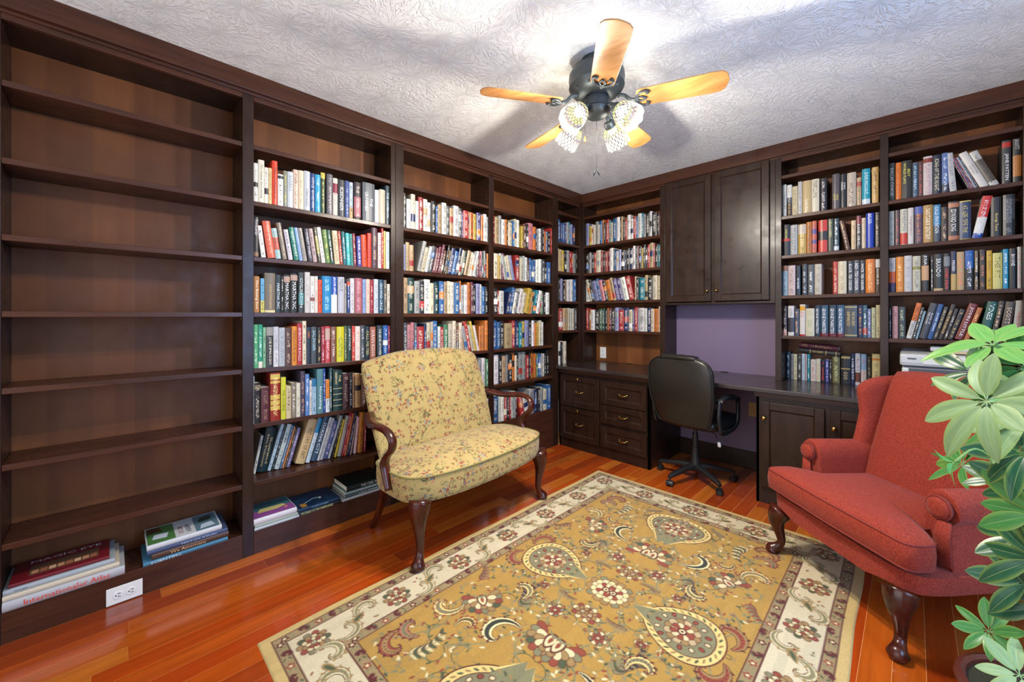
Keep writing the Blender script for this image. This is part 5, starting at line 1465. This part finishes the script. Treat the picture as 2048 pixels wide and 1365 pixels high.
# ---------------------------------------------------------------- flat stacks in the bottom compartments
def flat_book(x0, x1, th, depth, z, col, label, group, title='', ink='ffffff', cover=None, setb=.012, lay='L', rot=0., bands=(), area_=None):
    """book lying flat, spine to the room along local x from x0 to x1 (left-wall coordinates)"""
    L = x1-x0
    o = make_book(dict(c=col, i=ink, t='', b=[]), th, L, depth, 'book', label, group)
    ul = o.data.uv_layers[0].data
    for u_ in ul: u_.uv = (-1, -1)
    Wm = Matrix.Rotation(pi/2, 4, 'Z')@Matrix.Translation((x0+L/2, setb, z))@Matrix.Rotation(R(rot), 4, 'Z')@Matrix.Translation((-L/2, 0, 0))
    # local book: x = thickness, z = length, y = depth  ->  lay down: z -> +x, x -> +z
    lay_ = Matrix(((0,0,1,0),(0,1,0,0),(1,0,0,0),(0,0,0,1)))
    me = o.data
    for v in me.vertices: v.co = (lay_@v.co.to_4d()).to_3d()
    me.flip_normals()
    for ch in o.children:
        for v in ch.data.vertices: v.co = (lay_@v.co.to_4d()).to_3d()
        ch.data.flip_normals()
    o.matrix_world = Wm
    if title:
        a0, a1, hgt = area_ or (.15, .85, .5)
        co, ff = glyphs(title, (a1-a0)*L, th*hgt); q = MB(); bul = min(.006, th*.16)
        q.add([((a0+a1)/2*L+x, -bul-.0008, th/2+y) for x, y, _ in co], ff); lo = q.build('spine_lettering', M['ink'], o); lo.color = (*srgb(ink), 1)
    def onto(pts, z_, hexc, nm='cover_picture'):
        q = MB(); q.add([(x, y, th+z_) for x, y in pts], [tuple(range(len(pts)))]); lo = q.build(nm, M['ink'], o); lo.color = (*srgb(hexc), 1); return lo
    return o, onto
def cover_text(o, th, txt, cx, cy, ln, hh, hexc, rotz=0.):
    co, ff = glyphs(txt, ln, hh); q = MB(); c, s_ = math.cos(rotz), math.sin(rotz)
    q.add([(cx+x*c-y*s_, cy+x*s_+y*c, th+.0016) for x, y, _ in co], ff); lo = q.build('cover_lettering', M['ink'], o); lo.color = (*srgb(hexc), 1)
z = .1185; g = 'large books lying flat in the empty bay'
flat_book(-3.652, -3.326, .036, .21, z, 'c4c6ca', 'large grey atlas with red lettering, bottom of its stack in the empty bay', g, 'Internationaler Atlas', 'e0503a', area_=(.16, .86, .6), setb=-.0)
flat_book(-3.652, -3.342, .018, .205, z+.037, 'e2d6be', 'cream book lying second from the bottom of the atlas stack', g, setb=.004)
o, on = flat_book(-3.652, -3.356, .017, .20, z+.056, 'b4c0c8', 'pale blue-grey book lying third in the atlas stack', g, 'Georgia', '5a6a78', area_=(.09,.2,.6), setb=.012)
o, on = flat_book(-3.640, -3.372, .012, .185, z+.074, '7c1a26', 'red picture book on top of the atlas stack with white title', g, setb=.022)
on([(.045,.03),(.235,.03),(.235,.12),(.045,.12)], .0006, '6a4a38'); 
rg = random.Random(5); pic = MB(); 
for k in range(9): pic_c = .06+.02*k
o_ = o
for k in range(8):
    q = MB(); cx = .060+.023*k; q.add([(cx+.010*math.cos(a), .055+.018*math.sin(a)+.004*math.sin(3*a), .012+.0011) for a in [2*pi*j/12 for j in range(12)]], [tuple(range(12))]); lo = q.build('cover_picture', M['ink'], o); lo.color = (*srgb(('c8906a', 'a86a4a', 'd8b088')[k % 3]), 1)
cover_text(o, .012, 'MAGIC EYE', .142, .150, .20, .022, 'e8dcdc')
flat_book(-3.268, -2.962, .015, .205, z, '4a88a8', 'blue book at the bottom of the stack beside the divider in the empty bay', g, 'SCIENTIFIC', 'e8f4f8', area_=(.08,.42,.6), setb=.0)
flat_book(-3.240, -2.958, .024, .20, z+.016, '5a3e2c', 'brown book lying second from the bottom beside the divider', g, 'We Americans', 'd8a880', area_=(.22,.68,.6), setb=.006)
flat_book(-3.255, -2.962, .016, .20, z+.041, '4a5a80', 'dark blue book lying under the white soccer book', g, 'MATCH ATLAS', 'b8c8e0', area_=(.4,.85,.5), setb=.008, rot=-1)
o, on = flat_book(-3.256, -2.985, .022, .195, z+.058, 'dfe3e6', 'white soccer book with photo cover on top of its stack', g, '', setb=.012)
on([(.004,.006),(.100,.006),(.100,.185),(.004,.185)], .0006, '4a7a40'); on([(.175,.006),(.264,.006),(.264,.185),(.175,.185)], .0006, '5a7a88'); on([(.02,.05),(.07,.04),(.08,.09),(.03,.10)], .0010, 'c8d4e0'); on([(.005,.12),(.06,.12),(.05,.18),(.006,.18)], .0010, '4a3020'); on([(.19,.02),(.25,.03),(.24,.08),(.20,.07)], .0010, 'c0d0e0'); on([(.19,.10),(.24,.11),(.25,.16),(.20,.15)], .0010, '2c4030')
cover_text(o, .022, 'SOCCER', .122, .075, .085, .018, '8a2a28', pi/2); cover_text(o, .022, 'ACADEMY', .150, .075, .09, .018, '3a3a40', pi/2)
g = 'large books lying flat under the bottom row behind the loveseat'
flat_book(-2.850, -2.640, .012, .20, z, 'c8d4d8', 'pale book at the bottom of the stack with the purple book', g, setb=-.002)
flat_book(-2.848, -2.644, .011, .20, z+.013, 'b0bcae', 'grey-green thin book lying directly under the purple book', g, setb=.002)
o, on = flat_book(-2.852, -2.650, .030, .195, z+.025, 'e6e2e6', 'purple and green covered book on top of the first flat stack', g, setb=.006)
on([(.003,.004),(.199,.004),(.199,.085),(.003,.085)], .0006, '8a4a90'); on([(.003,.085),(.199,.085),(.199,.190),(.003,.190)], .0006, '3a6a72'); on([(.03,.06),(.12,.055),(.17,.075),(.16,.10),(.05,.105)], .0010, 'c8bc78'); on([(.15,.04),(.175,.045),(.165,.065)], .0011, 'd88a58')
flat_book(-2.640, -2.418, .020, .20, z, '1c1c1e', 'black book of unexplained mysteries lying under a dark blue book', g, 'MYSTERIES OF THE UNEXPLAINED', 'd8dca0', area_=(.05,.82,.55), setb=.0)
o, on = flat_book(-2.640, -2.416, .015, .20, z+.021, '123a5a', 'dark blue book with a pale comet cover lying on the black mysteries book', g, 'ANCIENT WONDERS', '8ab0d0', area_=(.3,.7,.5), setb=.004)
on([(.02,.012),(.05,.012),(.05,.06),(.02,.06)], .0006, 'b0803a'); on([(.05,.055),(.10,.085),(.14,.078),(.145,.092),(.10,.098),(.05,.062)], .0006, '9ac0c8'); on([(.128,.062),(.142,.068),(.146,.085),(.132,.082)], .0008, 'e8f0f0')
zz = z
for k, (c, th, x0, lb, tt) in enumerate((('c2c8ca', .014, -2.405, 'white-edged book at the bottom of the flat stack nearest the loveseat leg', ''), ('4a6468', .016, -2.385, 'grey-green book lying second in the flat stack by the loveseat leg', 'LAST EMPIRE'), ('9ab4b8', .013, -2.383, 'pale teal book lying third in the flat stack by the loveseat leg', 'CAVALRY'), ('142a2a', .032, -2.372, 'thick black-green book on top of the flat stack by the loveseat leg', 'THE CIVIL WAR'))):
    flat_book(x0, x0+.24, th, .20, zz, c, lb, g, tt, 'd8e0e0', area_=(.35,.9,.55), setb=.004+.004*k); zz += th+.001

# ================================================================ the other several hundred books of the far bays: one mass, beyond the three hundred built singly
PAL = dict(w='e2e0da', i='d8ccb2', t='b89c74', k='222224', g='55585c', s='a2a4a2', r='a83230', m='6a2a38', o='d07a34', y='c8ac48', b='33639a', n='202e5a', c='1f8496', e='4f7f5c', d='1e4038', p='bc7c84', u='544a80', v='9094ba', h='6a442e')
V = []; F = []; CC = []; II = []; UV = []; MI = []
def mass(wall, x0, x1, zsh, s, hmax, hvar=.05, sb=.02, seed=0):
    rg = random.Random(seed); items = []; lean = 0
    for ch in s.replace(' ', ''):
        if ch in '/\\|': lean = {'/': 13, '\\': -13, '|': 0}[ch]; continue
        if ch.isdigit(): items[-1][1] = int(ch); continue
        items.append([ch, 3, lean])
    tot = sum(q[1]+.25 for q in items); x = x0; u_ = (x1-x0)/tot
    for ch, wd, ln in items:
        w = (wd+.25)*u_
        if ch == '_': x += w; continue
        h = hmax-rg.random()*hvar; h = h if ch != 'Y' else h; dep = rg.uniform(.125, .155); w_ = w*.96*math.cos(R(ln)); dy = rg.uniform(-.006, .008)
        vs, fs, kd, pg, prof = book_geom(0, w_, h, dep); th = R(ln)
        jt = rg.uniform(.6, .95); tint = tuple(max(0, min(1, q*jt*rg.uniform(.95, 1.05))) for q in srgb(PAL[ch])); ink = ink_for(PAL[ch]); band = rg.random() < .3; v0 = rg.uniform(.1, .6); bcol = srgb(PAL[rg.choice('wikrbotns')])
        if ln > 0: Ml = Matrix.Translation((x+w, 0, zsh+.0005))@Matrix.Rotation(th, 4, 'Y')@Matrix.Translation((-w_, 0, 0))
        else: Ml = Matrix.Translation((x, 0, zsh+.0005))@Matrix.Rotation(th, 4, 'Y')
        Wm = ((Matrix.Rotation(pi/2, 4, 'Z')) if wall == 'L' else Matrix.Identity(4))@Matrix.Translation((0, sb+dy, 0))@Ml
        def addf(pts, col, ik, uvs, mi):
            n = len(V); V.extend([tuple(Wm@Vector(p)) for p in pts]); F.append(tuple(range(n, n+len(pts)))); CC.append(col); II.append(ik); UV.append(uvs); MI.append(mi)
        for f, k in zip(fs, kd):
            if not k: addf([vs[q] for q in f], tint, (*ink, 0), [(-1,-1)]*len(f), 0); continue
            (xa, ya, _), (xb, yb, _) = vs[f[0]], vs[f[1]]
            cu = [0, v0, v0+.22, 1] if band else [0, 1]
            for a, c in zip(cu[:-1], cu[1:]): addf([(xa,ya,a*h),(xb,yb,a*h),(xb,yb,c*h),(xa,ya,c*h)], bcol if band and a == v0 else tint, (*ink, .9), [(xa/w_, a),(xb/w_, a),(xb/w_, c),(xa/w_, c)], 0)
        X0, X1, Y0, Y1, Z0, Z1 = pg
        for q in (((X0,Y0,Z1),(X1,Y0,Z1),(X1,Y1,Z1),(X0,Y1,Z1)), ((X0,Y1,Z0),(X0,Y1,Z1),(X1,Y1,Z1),(X1,Y1,Z0)), ((X0,Y0,Z0),(X0,Y1,Z0),(X1,Y1,Z0),(X1,Y0,Z0))): addf(q, (1,1,1), (0,0,0,0), [(-1,-1)]*4, 1)
        x += w
A3 = (-2.000, -1.252); A4 = (-1.196, -.455); A5 = (-.368, -.032); AB = (.031, .818)
mass('L', *A3, LS[1], 'k3w4i4w3r5w4w3k5b2t4w5g3t4w6g4u1r6i1o5y4u5o3w4s2', .235, .045, .01, 1)
mass('L', *A3, LS[2], 'v2t4t4_3/s4i4w3g5m3m3m3h3k2t3n5b4n4i3d3t5i4i3w3|s3m2m2p2d2s2k2o2', .215, .045, .01, 2)
mass('L', *A3, LS[3], 't3d5s4k4w5i3d4b4t3i3w3b5o1s3w3o3m2k3v4w2b3k3', .245, .035, .01, 3)
mass('L', *A3, LS[4], 'g3p3p2g2r6n2i3i2b4w2r3e4i4i3h3i3\\t3s3r3i3y2w2|o3o3o3', .235, .045, .01, 4)
mass('L', *A3, LS[5], 'w3k3i4r3b4g4t3w3n4i4d3o3i3k4m3k2s3w3e2', .235, .04, .01, 5)
mass('L', *A3, .355, 'b5k4w4t3g4r3i4k4n3w4s5e3k4h4g4s5w5', .24, .05, .01, 6)
mass('L', *A4, LS[1], 'r2t5s3w4o3k2i5b2i3w4_2y3h4k3p7o4k2s3w4k3o3v3k5r2', .235, .05, .01, 7)
mass('L', *A4, LS[2], 'b1i5y2w2m3\\s4i3i3v3|r5i4s2w3h3b3b4b2w4w3g5k3b6', .22, .03, .02, 8)
mass('L', *A4, LS[3], 'k5r2w5_1/n3b4w3g2w4i4y5o2t2c4w4r3|e3k3w5_2', .225, .045, .02, 9)
mass('L', *A4, LS[4], 'r2b5b3k4t8r3n4c4y3v4k4w3o2y3i3w3_6', .235, .03, .05, 10)
mass('L', *A4, LS[5], 'w3w6k4t5s2k5o4i2k2s5s4r4k2o5o3e3b4s2w2k3k3', .24, .035, .05, 11)
mass('L', *A4, .355, 'b6w2w3r3k3r2w2s2k2_3\\r5w5|s6n4k3s4i5b5', .235, .05, .02, 12)
mass('L', *A5, RS[1], 'p2b3n3b3u2s2c3v2n3_3', .225, .03, .03, 13)
mass('L', *A5, RS[2], 'i4t3y3k2k2s3r3r2s4k2', .225, .03, .03, 14)
mass('L', *A5, RS[3], 's3k2v2k3t2w4w3b4_1', .225, .03, .03, 15)
mass('L', *A5, RS[4], 'k3r6t3t2i3w3i2g4', .225, .02, .03, 16)
mass('L', -.366, -.20, .755, 'w4w3k2i3i4', .22, .01, .03, 17)
mass('B', *AB, RS[1], 'v5y4w2i4s4i2b4o2k3r5c2i3b6w4k2t2k3r3w4w4r4b2w5c2s3k5w3k6k3m2', .235, .045, .035, 18)
mass('B', *AB, RS[2], 'k5s4k5r4i7r3k4r4m3w5g2b3w3v4k5n2k5n5w3g3p2k4y2k3k2r3t5r2k4c4', .225, .04, .035, 19)
mass('B', *AB, RS[3], 'w6\\i3k4v6b4p5k4o6t4u5u5w6r6|i2k3c7t3k6i5i4', .225, .03, .035, 20)
mass('B', *AB, RS[4], 'r4k2o2w6k8e4d4k3o2m5k5v5r8n7i5u3r4s2w6w4n5i4o6i3', .225, .03, .035, 21)
me = bpy.data.meshes.new('books'); me.from_pydata(V, [], F); me.materials.append(M['cover']); me.materials.append(M['paper'])
me.polygons.foreach_set('material_index', MI); ul = me.uv_layers.new(name='UVMap').data; ul.foreach_set('uv', np.array([c for q in UV for c in q], np.float32).reshape(-1)); colour_layers(me, CC, II); me.update()
o = bpy.data.objects.new('packed_books', me); COL.objects.link(o)
tag(o, 'rows of many-coloured books filling the far bays and the desk corner', 'books', kind='stuff')
print('books built singly:', len([q for q in bpy.data.objects if q.name.startswith(('book.', 'magazine')) or q.name == 'book']))
